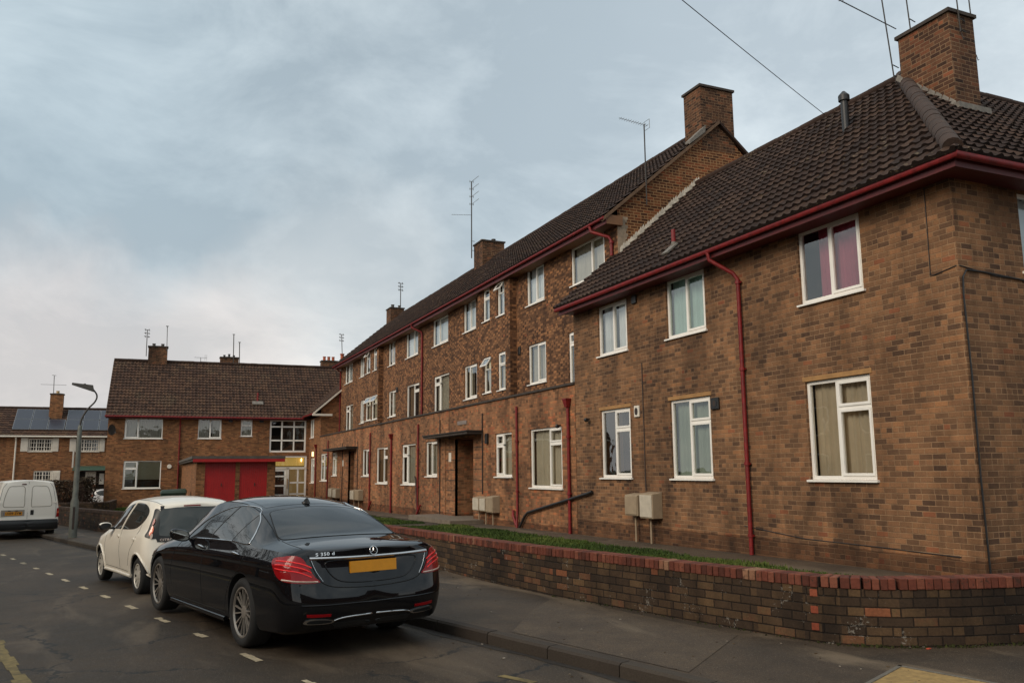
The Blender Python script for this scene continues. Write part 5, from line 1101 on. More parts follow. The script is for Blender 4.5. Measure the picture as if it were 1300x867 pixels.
# ------------------------------------------------------------------ small hatchback (shared builder)
def hatch(loc, head, pm, label, rimm, group='cars parked along the kerb', full=True):
    root = empty('parked_car', loc, math.atan2(head[1],head[0]), label=label, cat='car', group=group)
    T = dict(
     zb=P([(-.5,.28),(-.2,.22),(2.5,.2),(3.05,.26)]),
     zt=P([(-.5,1.36),(-.30,1.40),(0,1.435),(.4,1.46),(.8,1.468),(1.15,1.455),(1.4,1.40),(1.7,1.25),(2.0,1.08),(2.2,.985),(2.4,.93),(2.7,.85),(2.95,.74),(3.05,.64)]),
     zbelt=P([(-.5,.97),(0,.955),(.6,.93),(1.2,.905),(1.9,.88),(2.3,.84),(2.7,.74),(3.05,.55)]),
     ze=P([(-.5,1.32),(-.3,1.352),(0,1.385),(.4,1.402),(.8,1.405),(1.15,1.39),(1.4,1.335),(1.7,1.19),(2.0,1.03),(2.2,.945),(2.4,.89),(2.7,.81),(2.95,.70),(3.05,.60)]),
     W=P([(-.5,.76),(-.2,.80),(.3,.815),(1.3,.80),(2.2,.815),(2.6,.80),(3.05,.72)]),
     Wb=P([(-.5,.70),(0,.735),(.8,.75),(1.6,.745),(2.2,.73),(2.7,.69),(3.05,.60)]),
     Wr=P([(-.5,.50),(-.3,.53),(.2,.565),(.9,.57),(1.3,.575),(1.7,.60),(2.1,.63),(2.5,.60),(3.05,.5)]))
    pf = [(.95,.05),(.965,.12),(.975,.22),(.985,.35),(.998,.48),(1.0,.58),(.995,.68),(.985,.77),(.972,.85),(.955,.92),(.92,1)]
    sr_ = lambda z: float(np.interp(z, [.2,.3,.45,.55,.66,.85,1.0,1.15,1.3,1.4,1.5],[.10,.03,0,.01,.05,.085,.11,.15,.20,.22,.25]))
    sf_ = lambda z: float(np.interp(z, [.2,.35,.5,.65,.8,1],[.08,.02,0,.03,.1,.3]))
    Bd = Body(T, -.46, 3.0, .34, .55, 3.4, 2.6, pf, sr_, sf_, nst=90)
    carve(Bd, [(0,.285),(2.34,.285)], root, pm, .325, .52)
    for (x,y) in ((0,1),(0,-1),(2.34,1),(2.34,-1)): wheel(root, x, .70*y, .28, .185, .17, y, 9, rimm)
    for sd_, s in (('L',1),('R',-1)):
        # wheel-arch blisters
        for xc in (0,2.34):
            mb = MB(); pts = []
            for k in range(21):
                a = math.pi*(-.06+1.12*k/20); pts.append(Bd.snap((xc+.338*math.cos(a),0,.285+.338*math.sin(a)), sd_, .002))
            mb.tube(pts, .017, 8); mb.build('wheel_arch', pm, root, smooth=60)
        dl = [(1.93,.93),(1.72,1.08),(1.45,1.23),(1.15,1.325),(.8,1.358),(.42,1.35),(.14,1.29),(.03,1.20),(.10,1.09),(.35,.99),(.7,.955),(1.3,.935)]
        lp = smooth_loop([(x,0,z) for x,z in dl],6); g_ = patch(Bd, lp, sd_, .004, CGLASS2, 'side_window', root)
        strip_on(Bd, [tuple(p) for p in lp], sd_, .006, GAP, 'window_seal', g_, seg=1, closed=True)
        strip_on(Bd, [(1.19,0,.93),(.90,0,1.37)], sd_, .030, pm, 'pillar', g_, off=-.012, n=8)
        for pl in ([(1.16,0,.93),(1.08,0,.6),(1.02,0,.33)],[(2.02,0,.86),(2.0,0,.6),(1.92,0,.33)],[(.12,0,1.05),(.22,0,.8),(.40,0,.62),(.52,0,.4)],[(1.92,0,.31),(.52,0,.31)]):
            strip_on(Bd, [tuple(p) for p in smooth_loop(pl,5,False)], sd_, .004, GAP, 'shut_line', root, off=-.001, seg=1)
        strip_on(Bd, [(1.98,0,.245),(.36,0,.25)], sd_, .026, pm, 'side_skirt', root, off=.006, n=8)
        for hx_ in (1.22,.22):
            q = Bd.snap((hx_,0,.82), sd_, .0); mb = MB(); mb.lathe([(0,.022*s),(.022,.02*s),(.028,.008*s),(.030,0)], q, 'Y', 14); mb.obox(q+Vector((.02,.02*s,0)), (.045,0,0), (0,.006,0), (0,0,.011)); mb.build('door_handle', pm, root, smooth=40)
        mb = MB(); c = Vector((1.72,.89*s,.965))
        for i,(dx,sc_) in enumerate([(-.06,.85),(-.045,1.0),(0,1.0),(.05,.85),(.085,.45)]):
            for k in range(18):
                a = 2*math.pi*k/18; ca, sa = math.cos(a), math.sin(a); mb.v.append((c.x+dx, c.y+.10*math.copysign(abs(ca)**.8,ca)*sc_, c.z+.062*math.copysign(abs(sa)**.8,sa)*sc_))
        for i in range(4):
            for k in range(18): mb.f.append((i*18+k, i*18+(k+1)%18, (i+1)*18+(k+1)%18, (i+1)*18+k)); mb.mi.append(0 if c.z < mb.v[i*18+k][2] else 1); mb.tone.append(.5)
        mb.f.append(tuple(range(18))); mb.f.append(tuple(72+k for k in reversed(range(18)))); mb.mi += [1,0]; mb.tone += [.5,.5]
        mb.hexa([(1.70,.74*s,.90),(1.80,.74*s,.90),(1.78,.86*s,.92),(1.72,.86*s,.92),(1.70,.74*s,.94),(1.80,.74*s,.94),(1.78,.86*s,.95),(1.72,.86*s,.95)],1)
        mb.build('door_mirror', [pm, SATB], root, smooth=50, fixn=True)
        # tall tail lamp cluster on the rear quarter
        lp = smooth_loop([(-.10,.60*s,1.29),(-.17,.655*s,1.18),(-.20,.71*s,1.0),(-.20,.735*s,.88),(-.30,.70*s,.862),(-.36,.625*s,.866),(-.33,.59*s,1.0),(-.27,.56*s,1.15),(-.20,.54*s,1.27)],5)
        tl = patch(Bd, [Bd.near(p,0) for p in lp], 'N', .006, SATB, 'tail_lamp', root, rings=5)
        for (x,y,z,r,mm) in ((-.235,.640,1.10,.058,REDL),(-.262,.672,.965,.078,ORL),(-.29,.675,.885,.040,WHL)):
            lp = [Bd.near((x+.5*r*math.cos(a)*-.9, (y+r*.8*math.cos(a))*s, z+r*math.sin(a)),0) for a in [2*math.pi*k/22 for k in range(22)]]
            patch(Bd, lp, 'N', .022, mm, 'lamp_lens', tl, rings=4)
    lp = linloop([(0,.565,1.285),(0,.60,1.10),(0,.635,.90),(0,.60,.80),(0,0,.775),(0,-.60,.80),(0,-.635,.90),(0,-.60,1.10),(0,-.565,1.285),(0,-.3,1.312),(0,0,1.318),(0,.3,1.312)],5)
    rw = patch(Bd, lp, 'B', .006, SATB, 'tailgate_glass', root, rings=8)
    lp = smooth_loop([(0,.50,1.275),(0,.555,1.08),(0,.575,.93),(0,.50,.885),(0,0,.865),(0,-.50,.885),(0,-.575,.93),(0,-.555,1.08),(0,-.50,1.275),(0,0,1.30)],6)
    patch(Bd, lp, 'B', .009, mat('hatch_glass', (.05,.056,.052), .06, var=0, spec=.55), 'pane', rw, rings=8)
    lp = linloop([(0,.22,1.352),(0,-.05,1.352),(0,-.05,1.335),(0,.22,1.335)],4)
    mb = MB(); q = Bd.snap((0,.1,1.34),'B',.004); mb.box((q.x-.004,.20,1.328),(q.x+.03,-.06,1.345)); mb.build('high_brake_light', REDL, root)
    for s in (1,-1):
        mb = MB(); q = Bd.snap((0,.50*s,1.30),'B',.0); mb.obox(q+Vector((.008,0,.0)), (.014,0,.0), (0,.032,0), Vector((.012,0,.04))); mb.build('tailgate_hinge', SATB, root)
    if full:
        q = Bd.snap((0,.45,.83),'B',.012); text_mesh('lettering', 'CITROEN', .05, .002, WHL, root, tailM(q.x-.001,.43,.832,-.3), sx=1.25)
        mb = MB(); q = Bd.snap((0,-.17,.93),'B',.011); mb.obox(q,(.002,0,.003),(0,.035,0),(0,0,.03)); mb.build('window_sticker', mat('sticker', lin(170,210,180), .5, var=0), root)
        mb = MB()
        for s in (.27,-.27):
            mb.lathe([(.0,-.01),(.12,-.01),(.13,.0),(.12,.01)], (.10,s,1.05), 'Z', 10)
            for k in range(8): pass
        mb.v = []; mb.f = []; mb.mi = []; mb.tone = []
    plate(root, Bd.snap((0,0,.62),'B',0).x-.03, 0, .60, .05, 'LC57 FKM' if False else None)
    lp = smooth_loop([(1.32,.48,0),(1.36,0,0),(1.32,-.48,0),(1.7,-.57,0),(2.1,-.60,0),(2.2,0,0),(2.1,.60,0),(1.7,.57,0)],5); patch(Bd, lp, 'T', .004, CGLASS2, 'windscreen', root)
    strip_on(Bd, [(.9,.55,0),(.2,.545,0),(-.1,.52,0),(-.25,.47,0)], 'T', .004, GAP, 'roof_seam', root); strip_on(Bd, [(.9,-.55,0),(.2,-.545,0),(-.1,-.52,0),(-.25,-.47,0)], 'T', .004, GAP, 'roof_seam', root)
    for s in (1,-1):
        lp = smooth_loop([(2.9,.48*s,.72),(2.7,.62*s,.76),(2.5,.70*s,.78),(2.6,.72*s,.66),(2.85,.56*s,.60)],5); patch(Bd, [Bd.near(p,0) for p in lp], 'N', .006, WHL, 'headlight', root, rings=4)
    return root
def rootpos(cx, cy, h, y_out, z, fwd):
    h = Vector((h[0],h[1],0)).normalized(); l = Vector((-h.y,h.x,0)); p = Vector((cx,cy,0))-l*y_out+h*fwd; return (p.x,p.y,z)
hatch(rootpos(.11,14.33,(-.2516,.968),.78,0,.25)[:2]+(-.18,), (-.2516,.968), IVORY, 'ivory five door hatchback parked in front of the black saloon, all glass tailgate', RIMS)
hatch((-5.05,48.0,G(48)-.12), (-.2,.98), LIME, 'bright green hatchback half hidden behind the white van', RIMS, full=False)
hatch((-2.6,69.5,G(69)-.30), (.95,-.3), SILV, 'pale car by the distant white front door, mostly behind the low wall', RIMS, full=False)

# ------------------------------------------------------------------ white panel van
vn = empty('parked_van', (-3.36,31.75,G(31)-.12), math.atan2(.975,-.22), label='white panel van with twin rear doors and black bumper at the left edge', cat='van', group='cars parked along the kerb')
T = dict(zb=P([(-1,.30),(-.6,.24),(3,.22),(3.9,.3)]),
 zt=P([(-1,1.80),(-.5,1.83),(1.5,1.83),(2.0,1.76),(2.5,1.5),(2.9,1.2),(3.3,1.05),(3.9,.8)]), zbelt=P([(-1,1.0),(2.5,1.0),(3.2,.92),(3.9,.65)]),
 ze=P([(-1,1.74),(-.5,1.77),(1.5,1.77),(2.0,1.70),(2.5,1.44),(2.9,1.15),(3.3,1.0),(3.9,.72)]),
 W=P([(-1,.90),(2.5,.91),(3.9,.8)]), Wb=P([(-1,.88),(2.5,.88),(3.9,.7)]), Wr=P([(-1,.70),(1.5,.70),(2.5,.74),(3.9,.6)]))
pf = [(.97,.05),(.985,.15),(1,.3),(1,.5),(1,.65),(.995,.8),(.985,.9),(.97,1)]
Bv = Body(T, -.82, 3.9, .18, .6, 5.5, 3.0, pf, lambda z: float(np.interp(z,[.2,.3,.45,.6,1.0,1.4,1.8],[.06,0,-.03,.02,.03,.06,.13])), lambda z: 0, nst=60)
carve(Bv, [(0,.31),(2.85,.31)], vn, VANW, .36, .58)
for (x,y) in ((0,1),(0,-1),(2.85,1),(2.85,-1)): wheel(vn, x, .78*y, .31, .20, .19, y, 6, RIMS)
strip_on(Bv, [(0,0,1.78),(0,0,.56)], 'B', .006, GAP, 'door_gap', vn, off=-.002)
for s in (1,-1):
    lp = smooth_loop([(0,.12*s,1.62),(0,.35*s,1.64),(0,.52*s,1.62),(0,.60*s,1.45),(0,.66*s,1.2),(0,.66*s,1.02),(0,.5*s,1.0),(0,.2*s,1.0),(0,.10*s,1.02),(0,.10*s,1.3)],5)
    strip_on(Bv, [tuple(p) for p in lp], 'B', .010, mat('van_panel_edge', lin(150,142,128), .5, var=0), 'door_pressing', vn, off=-.003, seg=1, closed=True)
    strip_on(Bv, [(0,.80*s,.62),(0,.80*s,1.05),(0,.70*s,1.60),(0,.60*s,1.74)], 'B', .005, GAP, 'door_gap', vn, off=-.001)
    lp = linloop([(-.78,.84*s,.93),(-.70,.89*s,.93),(-.68,.90*s,.66),(-.80,.82*s,.66)],5); tl = patch(Bv, [Bv.near(p,0) for p in lp], 'N', .012, REDL, 'tail_lamp', vn, rings=4)
    lp = linloop([(-.78,.84*s,.83),(-.70,.89*s,.83),(-.70,.89*s,.78),(-.78,.84*s,.78)],5); patch(Bv, [Bv.near(p,0) for p in lp], 'N', .015, ORL, 'lamp_lens', tl, rings=3)
    mb = MB(); q = Bv.snap((0,.77*s,1.12),'B',.0); mb.obox(q,(.02,0,0),(0,.055,0),(0,0,.03)); mb.build('door_hinge', VANW, vn)
mb = MB(); q = Bv.snap((0,-.13,.82),'B',.0); mb.obox(q,(.008,0,0),(0,.045,0),(0,0,.075)); mb.build('door_handle', SATB, vn)
mb = MB(); q = Bv.snap((0,.13,1.70),'B',.0); mb.obox(q,(.01,0,0),(0,.06,0),(0,0,.018)); mb.build('high_brake_light', mat('dark_red_lens', lin(80,24,16), .3, var=0), vn)
mb = MB(); q = Bv.snap((0,.4,.80),'B',.0); mb.obox(q+Vector((.002,0,.015)),(.01,0,0),(0,.32,0),(0,0,.095)); mb.build('plate_recess', mat('van_panel_edge', lin(150,142,128), .5), vn)
pl_ = plate(vn, q.x-.013, .40, .80, .02, 'LN09 ZVM')
mb = MB(); q2 = tailM(q.x-.0135,.40,.80,-.02); mb.v = [tuple(q2@Vector(v)) for v in ((-.258,-.054,.0),(-.215,-.054,.0),(-.215,.054,.0),(-.258,.054,.0))]; mb.f = [(0,1,2,3)]; mb.mi = [0]; mb.tone = [.5]; mb.build('plate_band', mat('plate_band', lin(110,120,130), .5, var=0), pl_)
mb = MB()
for s in (.15,-.05): mb.obox((q.x-.012,.40+s-.05,.885),(.008,0,0),(0,.035,0),(0,0,.01))
mb.build('plate_lamp', SATB, vn)
lp = linloop([(0,.86,.56),(0,.86,.30),(0,-.86,.30),(0,-.86,.56)],10); patch(Bv, lp, 'B', .04, SATB, 'rear_bumper', vn, rings=5)
strip_on(Bv, [(-.8,.86,.57),(-.82,.5,.57),(-.82,-.5,.57),(-.8,-.86,.57)], 'N', .03, SATB, 'bumper_top', vn, off=.01, n=8)
# ================================================================== garden walls with brick-on-edge coping
def poly_resample(P_, step):
    pts = [Vector((x,y,0)) for x,y in P_]; out = []; 
    for a, b in zip(pts[:-1], pts[1:]):
        n = max(1, int(round((b-a).length/step)))
        for i in range(n): out.append((a.lerp(b, (i+.5)/n), (b-a).normalized(), (b-a).length/n))
    return out
def garden_wall(path, h, label, thick=.215, seed=0, cm=None):
    r = np.random.default_rng(seed)
    root = empty('garden_wall', (0,0,0), label=label, cat='wall')
    pts = [Vector((x,y,0)) for x,y in path]
    # offset the inner face
    inn = []; mid = []
    for i, p in enumerate(pts):
        d0 = (pts[i]-pts[i-1]).normalized() if i else (pts[1]-pts[0]).normalized(); d1 = (pts[i+1]-pts[i]).normalized() if i < len(pts)-1 else d0
        n0 = Vector((d0.y,-d0.x,0)); n1 = Vector((d1.y,-d1.x,0)); n = (n0+n1).normalized(); k = 1/max(.5,n.dot(n0)); inn.append(p+n*thick*k); mid.append(p+n*thick*.5*k)
    mb = MB()
    def quad(a, b, z0a, z0b, z1a, z1b): mb.face([(a.x,a.y,z0a),(b.x,b.y,z0b),(b.x,b.y,z1b),(a.x,a.y,z1a)])
    for i in range(len(pts)-1):
        for L, fl in ((pts,0),(inn,1)):
            a, b = L[i], L[i+1]
            if fl: a, b = b, a
            ga, gb = G(a.y), G(b.y); quad(a, b, ga-.3, gb-.3, ga+h-.105, gb+h-.105)
        a, b, c, d = pts[i], pts[i+1], inn[i+1], inn[i]; mb.face([(q.x,q.y,G(q.y)+h-.105) for q in (a,d,c,b)])
    for e in (0,-1): a, b = pts[e], inn[e]; quad(a, b, G(a.y)-.3, G(b.y)-.3, G(a.y)+h-.105, G(b.y)+h-.105)
    mb.build('wall', BR_WALL, root)
    mb = MB()
    for c, d, L in poly_resample([(p.x,p.y) for p in mid], .0765):
        n = Vector((d.y,-d.x,0)); z = G(c.y)+h-.0525+r.normal(0,.0018)
        mb.obox((c.x+n.x*r.normal(0,.0025), c.y+n.y*r.normal(0,.0025), z), d*(L/2-.0042), n*(thick/2+.012), (0,0,.052), 0, float(np.clip(r.normal(.45,.27),0,1)))
    me_o = mb.build('coping', cm or COPING, root)
    md = me_o.modifiers.new('b','BEVEL'); md.width = .006; md.segments = 1
    mb = MB()
    for i in range(len(mid)-1): a, b = mid[i], mid[i+1]; n = Vector(((b-a).y,-(b-a).x,0)).normalized(); w_ = thick/2-.004; mb.hexa([(q.x,q.y,z_) for z_,qq in ((0,(a-n*w_,b-n*w_,b+n*w_,a+n*w_)),(1,(a-n*w_,b-n*w_,b+n*w_,a+n*w_))) for q in qq for z_ in [G(q.y)+h-(.11 if z_ == 0 else .008)]])
    mb.build('coping_mortar', mat('coping_mortar', lin(58,46,38), .95, var=.3, vscale=20), root)
    return root, pts
cr = [(6.30,6.17),(6.16,6.32),(6.06,6.47),(6.0,6.64)]
gw, gpts = garden_wall([(16,4.6),(11,5.05),(8.1,5.50),(7.1,5.76),(6.55,5.98)] + cr + [(5.86,7.15),(5.58,8.3),(5.14,10.4),(4.98,12.2),(4.86,15.0),(4.7,18.0),(4.4,21.5)][0:], .62, 'low brick garden wall with red brick-on-edge coping curving round the street corner', seed=1)
# repaired pier of redder bricks at the bend
mb = MB()
RB = tone_mat('repair_brick', [(0,lin(104,54,38)),(.5,lin(134,66,46)),(1,lin(148,82,58))], fine=40)
for k in range(6):
    for j,(px_,py_,dx,dy) in enumerate(((5.975,6.76,-.25,.97),(6.10,6.42,-.55,.83))):
        if (k+j) % 2 and j == 0: continue
        d = Vector((dx,dy,0)).normalized(); n = Vector((d.y,-d.x,0)); c = Vector((px_,py_,0))+n*.004+d*(.055 if k%2 else 0)
        mb.obox((c.x+n.x*.047,c.y+n.y*.047,.03+.0375+k*.0787), d*(.105 if k%2 else .075), n*.05, (0,0,.033), 0, float(rng.random()))
mb.build('repaired_brick', RB, gw)
DCOP = tone_mat('dark_coping_brick', [(0,lin(52,42,36)),(1,lin(88,68,54))])
garden_wall([(2.2,20.0),(-.95,31),(-2.65,37.3),(-3.9,42)], .70, 'low brick wall along the pavement behind the lamp post', seed=2, cm=DCOP)
garden_wall([(-7.5,52.0),(-2.2,50.5),(-1.6,51.0),(-1.4,58)], .62, 'dark low boundary wall beyond the grass by the left house', seed=3, cm=DCOP)

# ------------------------------------------------------------------ grass
GRASS = tone_mat('grass_blade', [(0,lin(42,58,20)),(.5,lin(62,82,28)),(1,lin(98,106,48))], rough=.8, bump=0)
def grass(name, poly_x0, poly_x1, ya, yb, n, h=.05, seed=0, w_=.006):
    r = np.random.default_rng(seed); ys = r.random(n)*(yb-ya)+ya; V = np.zeros((n,4,3)); tone = np.zeros(n)
    x0 = np.array([poly_x0(y) for y in ys]); x1 = np.array([poly_x1(y) for y in ys]); xs = x0+(x1-x0)*r.random(n)
    g = np.array([G(y) for y in ys]); a = r.random(n)*6.283; L = h*(.5+r.random(n)*.9)*(0.75+.5*np.sin(xs*2.3+ys*1.1)**2)
    dx, dy = np.cos(a), np.sin(a); le = r.random((n,2))*.05-.025; wv = w_*(1+ys/14)
    V[:,0] = np.stack([xs-dx*wv, ys-dy*wv, g+.0],1); V[:,1] = np.stack([xs+dx*wv, ys+dy*wv, g+.0],1)
    V[:,2] = np.stack([xs+dx*wv*.5+le[:,0], ys+dy*wv*.5+le[:,1], g+L],1); V[:,3] = np.stack([xs-dx*wv*.5+le[:,0], ys-dy*wv*.5+le[:,1], g+L],1)
    tone = np.clip(.45+.3*np.sin(xs*1.7+1)*np.sin(ys*.9)+r.normal(0,.2,n),0,1)
    me = bpy.data.meshes.new(name); me.from_pydata(V.reshape(-1,3).tolist(), [], np.arange(n*4).reshape(n,4).tolist())
    at = me.attributes.new('tone','FLOAT','FACE'); at.data.foreach_set('value', tone); me.update()
    return tag(link(name, me, GRASS), 'mown green lawn between garden wall and brick flats', 'grass', kind='stuff')
def lx0(y): return max(wx(y)+.24, 6.2+ (7.0-y)*1.2 if y < 7.6 else 0)
grass('grass', lx0, lambda y: lawn_r(y)+.05*math.sin(y*9), 7.4, 27.5, 90000, .055, 1)
gl2 = grass('grass', lambda y: 5.5, lambda y: 9.5-(y-29.5)*.02, 29.5, 44, 26000, .05, 2, .008); gl2['label'] = 'smaller lawn beyond the path, seen above the black car boot'
gl3 = grass('grass', lambda y: -2.4-(y-38)*.05, lambda y: 2.4, 40, 60, 16000, .07, 3, .012); gl3['label'] = 'strip of grass in front of the left brick house'
strip('lawn_ground', lambda y: -2.6-(y-38)*.07, 2.5, .006, SOIL, ys=[38,44,50,56,62])
# moss and weeds along the foot of the front wall
r = np.random.default_rng(5); mb = MB()
for c, d, L in poly_resample([(p.x,p.y) for p in gpts if p.y < 12], .02):
    n = Vector((-d.y,d.x,0))
    for k in range(3 if c.x > 6 else 2):
        if r.random() < (.55 if c.x > 6.2 else .8): continue
        p = c+n*abs(r.normal(0,.028))+n*.004; a = r.random()*6.28; s_ = .006+.008*r.random(); hh = .008+.03*r.random()*(1 if c.x > 6.2 else .5)
        mb.face([(p.x-math.cos(a)*s_,p.y-math.sin(a)*s_,G(p.y)),(p.x+math.cos(a)*s_,p.y+math.sin(a)*s_,G(p.y)),(p.x+math.cos(a)*s_*.6,p.y+math.sin(a)*s_*.6+.01,G(p.y)+hh),(p.x-math.cos(a)*s_,p.y-math.sin(a)*s_-.01,G(p.y)+hh*.8)], 0, r.random()*.4)
tag(mb.build('moss', tone_mat('moss', [(0,lin(40,42,20)),(1,lin(74,78,32))], bump=0)), 'moss and small weeds growing along the foot of the wall', 'moss', kind='stuff')
# litter, leaves and grit on the footway
mb = MB(); 
for i in range(150):
    y = 5+ (r.random()**1.6)*14; x = kerb_x(y)+.1+r.random()*(wx(max(y,6.7))-kerb_x(y)-.1) if r.random() < .7 else kerb_x(y)-.05-r.random()*.3
    z = G(y)+(.005 if x > kerb_x(y) else -.112); s_ = .004+.009*r.random(); a = r.random()*6.28
    mb.obox((x,y,z), (math.cos(a)*s_,math.sin(a)*s_,.0), (-math.sin(a)*s_*.6,math.cos(a)*s_*.6,0), (0,0,.0025), 0, r.random())
tag(mb.build('litter', tone_mat('grit_and_leaves', [(0,lin(52,38,26)),(.6,lin(96,78,54)),(1,lin(170,160,146))], bump=0)), 'scattered grit, dead leaves and specks on the pavement', 'litter', kind='stuff')
mb = MB(); mb.obox((6.72,6.02-.18,.006),(.022,.004,0),(-.003,.012,0),(0,0,.003)); tag(mb.build('litter', mat('red_scrap', lin(200,84,60), .6, var=0)), 'small red scrap of litter on the pavement below the curved wall', 'litter')

# ------------------------------------------------------------------ inspection cover in the footway
ic = empty('inspection_cover', (5.93,5.35,0), math.atan2(-.60,.18), label='yellow tinted concrete filled inspection cover set in the pavement', cat='cover')
CV = mat('cover_infill', lin(148,120,72), .85, var=.3, vscale=14, bump=.5, bscale=90)
mb = MB(); ax = 1.1; ay = .75
ex_ = Vector((.15,-.62,0)).normalized(); ey_ = Vector((-.66,-.30,0)).normalized()
bpy.data.objects.remove(ic)
ic = empty('inspection_cover', (0,0,0), label='yellow tinted concrete filled inspection cover set in the pavement', cat='cover')
c0 = Vector((5.93,5.47,.006)); L1 = 1.0; L2 = .95
q = [c0, c0+ex_*L1, c0+ex_*L1+ey_*L2, c0+ey_*L2]
mb.face([p+Vector((0,0,.0)) for p in q]); mb.build('infill', CV, ic, fixn=True)
mb = MB(); fr = .035
for a, b in ((q[0],q[1]),(q[1],q[2]),(q[2],q[3]),(q[3],q[0])):
    d = (b-a).normalized(); cc_ = sum(q, Vector())/4; n = Vector((-d.y,d.x,0)); n = n if (cc_-a).dot(n) > 0 else -n
    mb.obox((a+b)/2+n*fr/2, d*((b-a).length/2), n*fr/2, (0,0,.006))
mb.build('frame', mat('cover_frame', lin(112,106,96), .6, metal=.3, var=.3, vscale=20), ic)

# ------------------------------------------------------------------ street lamp
lx_, ly_ = -1.72, 28.6; g_ = G(ly_)
sl_ = empty('street_lamp', (lx_,ly_,g_), label='grey steel street lamp with curved swan neck arm beside the pavement kerb', cat='street lamp')
GAL = mat('galvanised_steel', lin(112,114,106), .6, metal=.3, var=.25, vscale=6)
mb = MB(); mb.tube([(0,0,-.1),(0,0,.25),(0,0,1.05),(0,0,1.15),(0,0,2.6),(0,0,3.25),(0,0,3.32)], [.12,.115,.115,.08,.07,.062,.04], 16); mb.build('post', GAL, sl_, smooth=50)
mb = MB(); pts = smooth_loop([(0,0,3.2),(.03,0,3.5),(.17,0,3.80),(.36,0,4.04),(.40,0,4.24),(.27,0,4.44)],6,False); mb.tube(pts, [.03-.008*i/len(pts) for i in range(len(pts))], 10); mb.build('arm', ALUD, sl_, smooth=60)
mb = MB(); mb.hexa([(-.30,-.07,4.54),(.32,-.12,4.34),(.32,.12,4.34),(-.30,.07,4.54),(-.29,-.05,4.60),(.28,-.09,4.54),(.28,.09,4.54),(-.29,.05,4.60)]); mb.lathe([(0,.05),(.03,.05),(.03,0)], (.05,0,4.535), 'Z', 10); mb.build('lamp_head', ALUD, sl_, smooth=30)
mb = MB(); mb.box((-.03,-.12,.25),(.03,-.11,.9)); mb.build('access_door', IRON, sl_)
mb = MB(); mb.box((-.15,-.02,2.05),(-.11,.16,2.55)); mb.build('sign_plate', UPVCO, sl_)

# ------------------------------------------------------------------ television aerials
def yagi(mb, c, d, L, n, el, r=.006, up=(0,0,1)):
    c = Vector(c); d = Vector(d).normalized(); s = d.cross(Vector(up)).normalized(); mb.tube([c, c+d*L], r*1.3, 5)
    for i in range(n):
        p = c+d*(L*(i+.3)/n); mb.tube([p-s*el*(1-.3*i/n), p+s*el*(1-.3*i/n)], r, 4)
def mast(base, top, label, kind, r=.016, side=1, group='television aerials on the roofs'):
    root = empty('tv_aerial', base, label=label, cat='aerial', group=group); b = Vector((0,0,0)); t = Vector(top)-Vector(base)
    mb = MB(); mb.tube([b, t], r, 6); mb.build('mast', ALUD, root)
    mb = MB(); h = t.z
    if kind == 'dipoles':
        for i in range(4):
            p = t*(1-.0-.10*i); mb.tube([p+Vector((0,.0,0)), p+Vector((.28,-.35,.24))], .012, 5)
            for e in (-.1,.1): mb.tube([p+Vector((e,-.02,-.06)), p+Vector((e,-.02,.06))], .012, 4)
            mb.tube([p+Vector((-.12,0,0)), p+Vector((.12,0,0))], .012, 4)
        yagi(mb, t*.56, (-.95,.1,-.06), 1.1, 12, .10)
        mb.tube([t*.22, t*.22+Vector((.18,.0,0))], .015, 5); mb.tube([t*.1, t*.1+Vector((.18,.0,0))], .015, 5)
    elif kind == 'yagi':
        yagi(mb, t+Vector((.12,0,-.02)), (-.9,.1,.13), .95, 12, .12)
        for e in (-.14,.14): mb.tube([t+Vector((.1,e,-.14)), t+Vector((.1,e,.14))], .008, 4); mb.tube([t+Vector((.1,-.14,e)), t+Vector((.1,.14,e))], .008, 4)
    elif kind == 'wide': yagi(mb, t+Vector((-.95,0,-.75)), (1,0,0), 1.9, 3, .05, .01); mb.tube([t+Vector((-.15,0,.05)), t+Vector((.15,0,.02))], .02, 4)
    elif kind == 'low': yagi(mb, t+Vector((-.45,0,0)), (1,0,0), .9, 5, .15, .008); mb.tube([t+Vector((.3,0,-.2)),t+Vector((.3,0,.25))], .008, 4); mb.tube([t+Vector((.42,0,-.2)),t+Vector((.42,0,.25))], .008, 4)
    elif kind == 'stub':
        for i in range(3): p = t-Vector((0,0,.25*i)); mb.tube([p+Vector((-.2,.02,.03)), p+Vector((.2,-.02,-.03))], .02, 5); mb.tube([p+Vector((.12,0,-.08)),p+Vector((.12,0,.08))], .02, 4); mb.tube([p+Vector((-.12,0,-.08)),p+Vector((-.12,0,.08))], .02, 4)
    elif kind == 'end': mb.tube([t+Vector((-.09,0,0)), t+Vector((.09,0,0))], .03, 5); mb.tube([t+Vector((0,0,-.12)), t], .03, 5)
    elif kind == 'bracket':
        for k in (.06,.30): mb.tube([b+Vector((0,0,k)), b+Vector((side*.22,.05,k))], .012, 5)
        mb.tube([b+Vector((.02,0,-.02)), b+Vector((.06,0,-.14)), b+Vector((.12,.02,-.1))], .008, 5)
    mb.build('antenna', ALU if kind in ('yagi','dipoles') else ALUD, root); return root
mast((13.45,20.48,9.45),(13.45,20.48,11.98),'small aerial pointing left on a mast against the tall gable wall','yagi',.02)
mast((15.45,40.3,12.75),(15.45,40.3,16.95),'tall mast of four stacked dipoles strapped to the middle ridge chimney','dipoles',.03)
mast((16.62,57.7,13.2),(16.62,57.7,15.15),'stubby aerial behind the farthest chimney of the long block','stub',.03)
def lhw(x,y,z): v = Matrix.Rotation(TH,3,'Z')@Vector((x,y,z)); return (v.x-2.05, v.y+62.5, v.z)
mast(lhw(1.92,4.2,10.2),lhw(1.9,4.2,12.15),'branching aerial left of the two pot chimney on the left house','stub',.03)
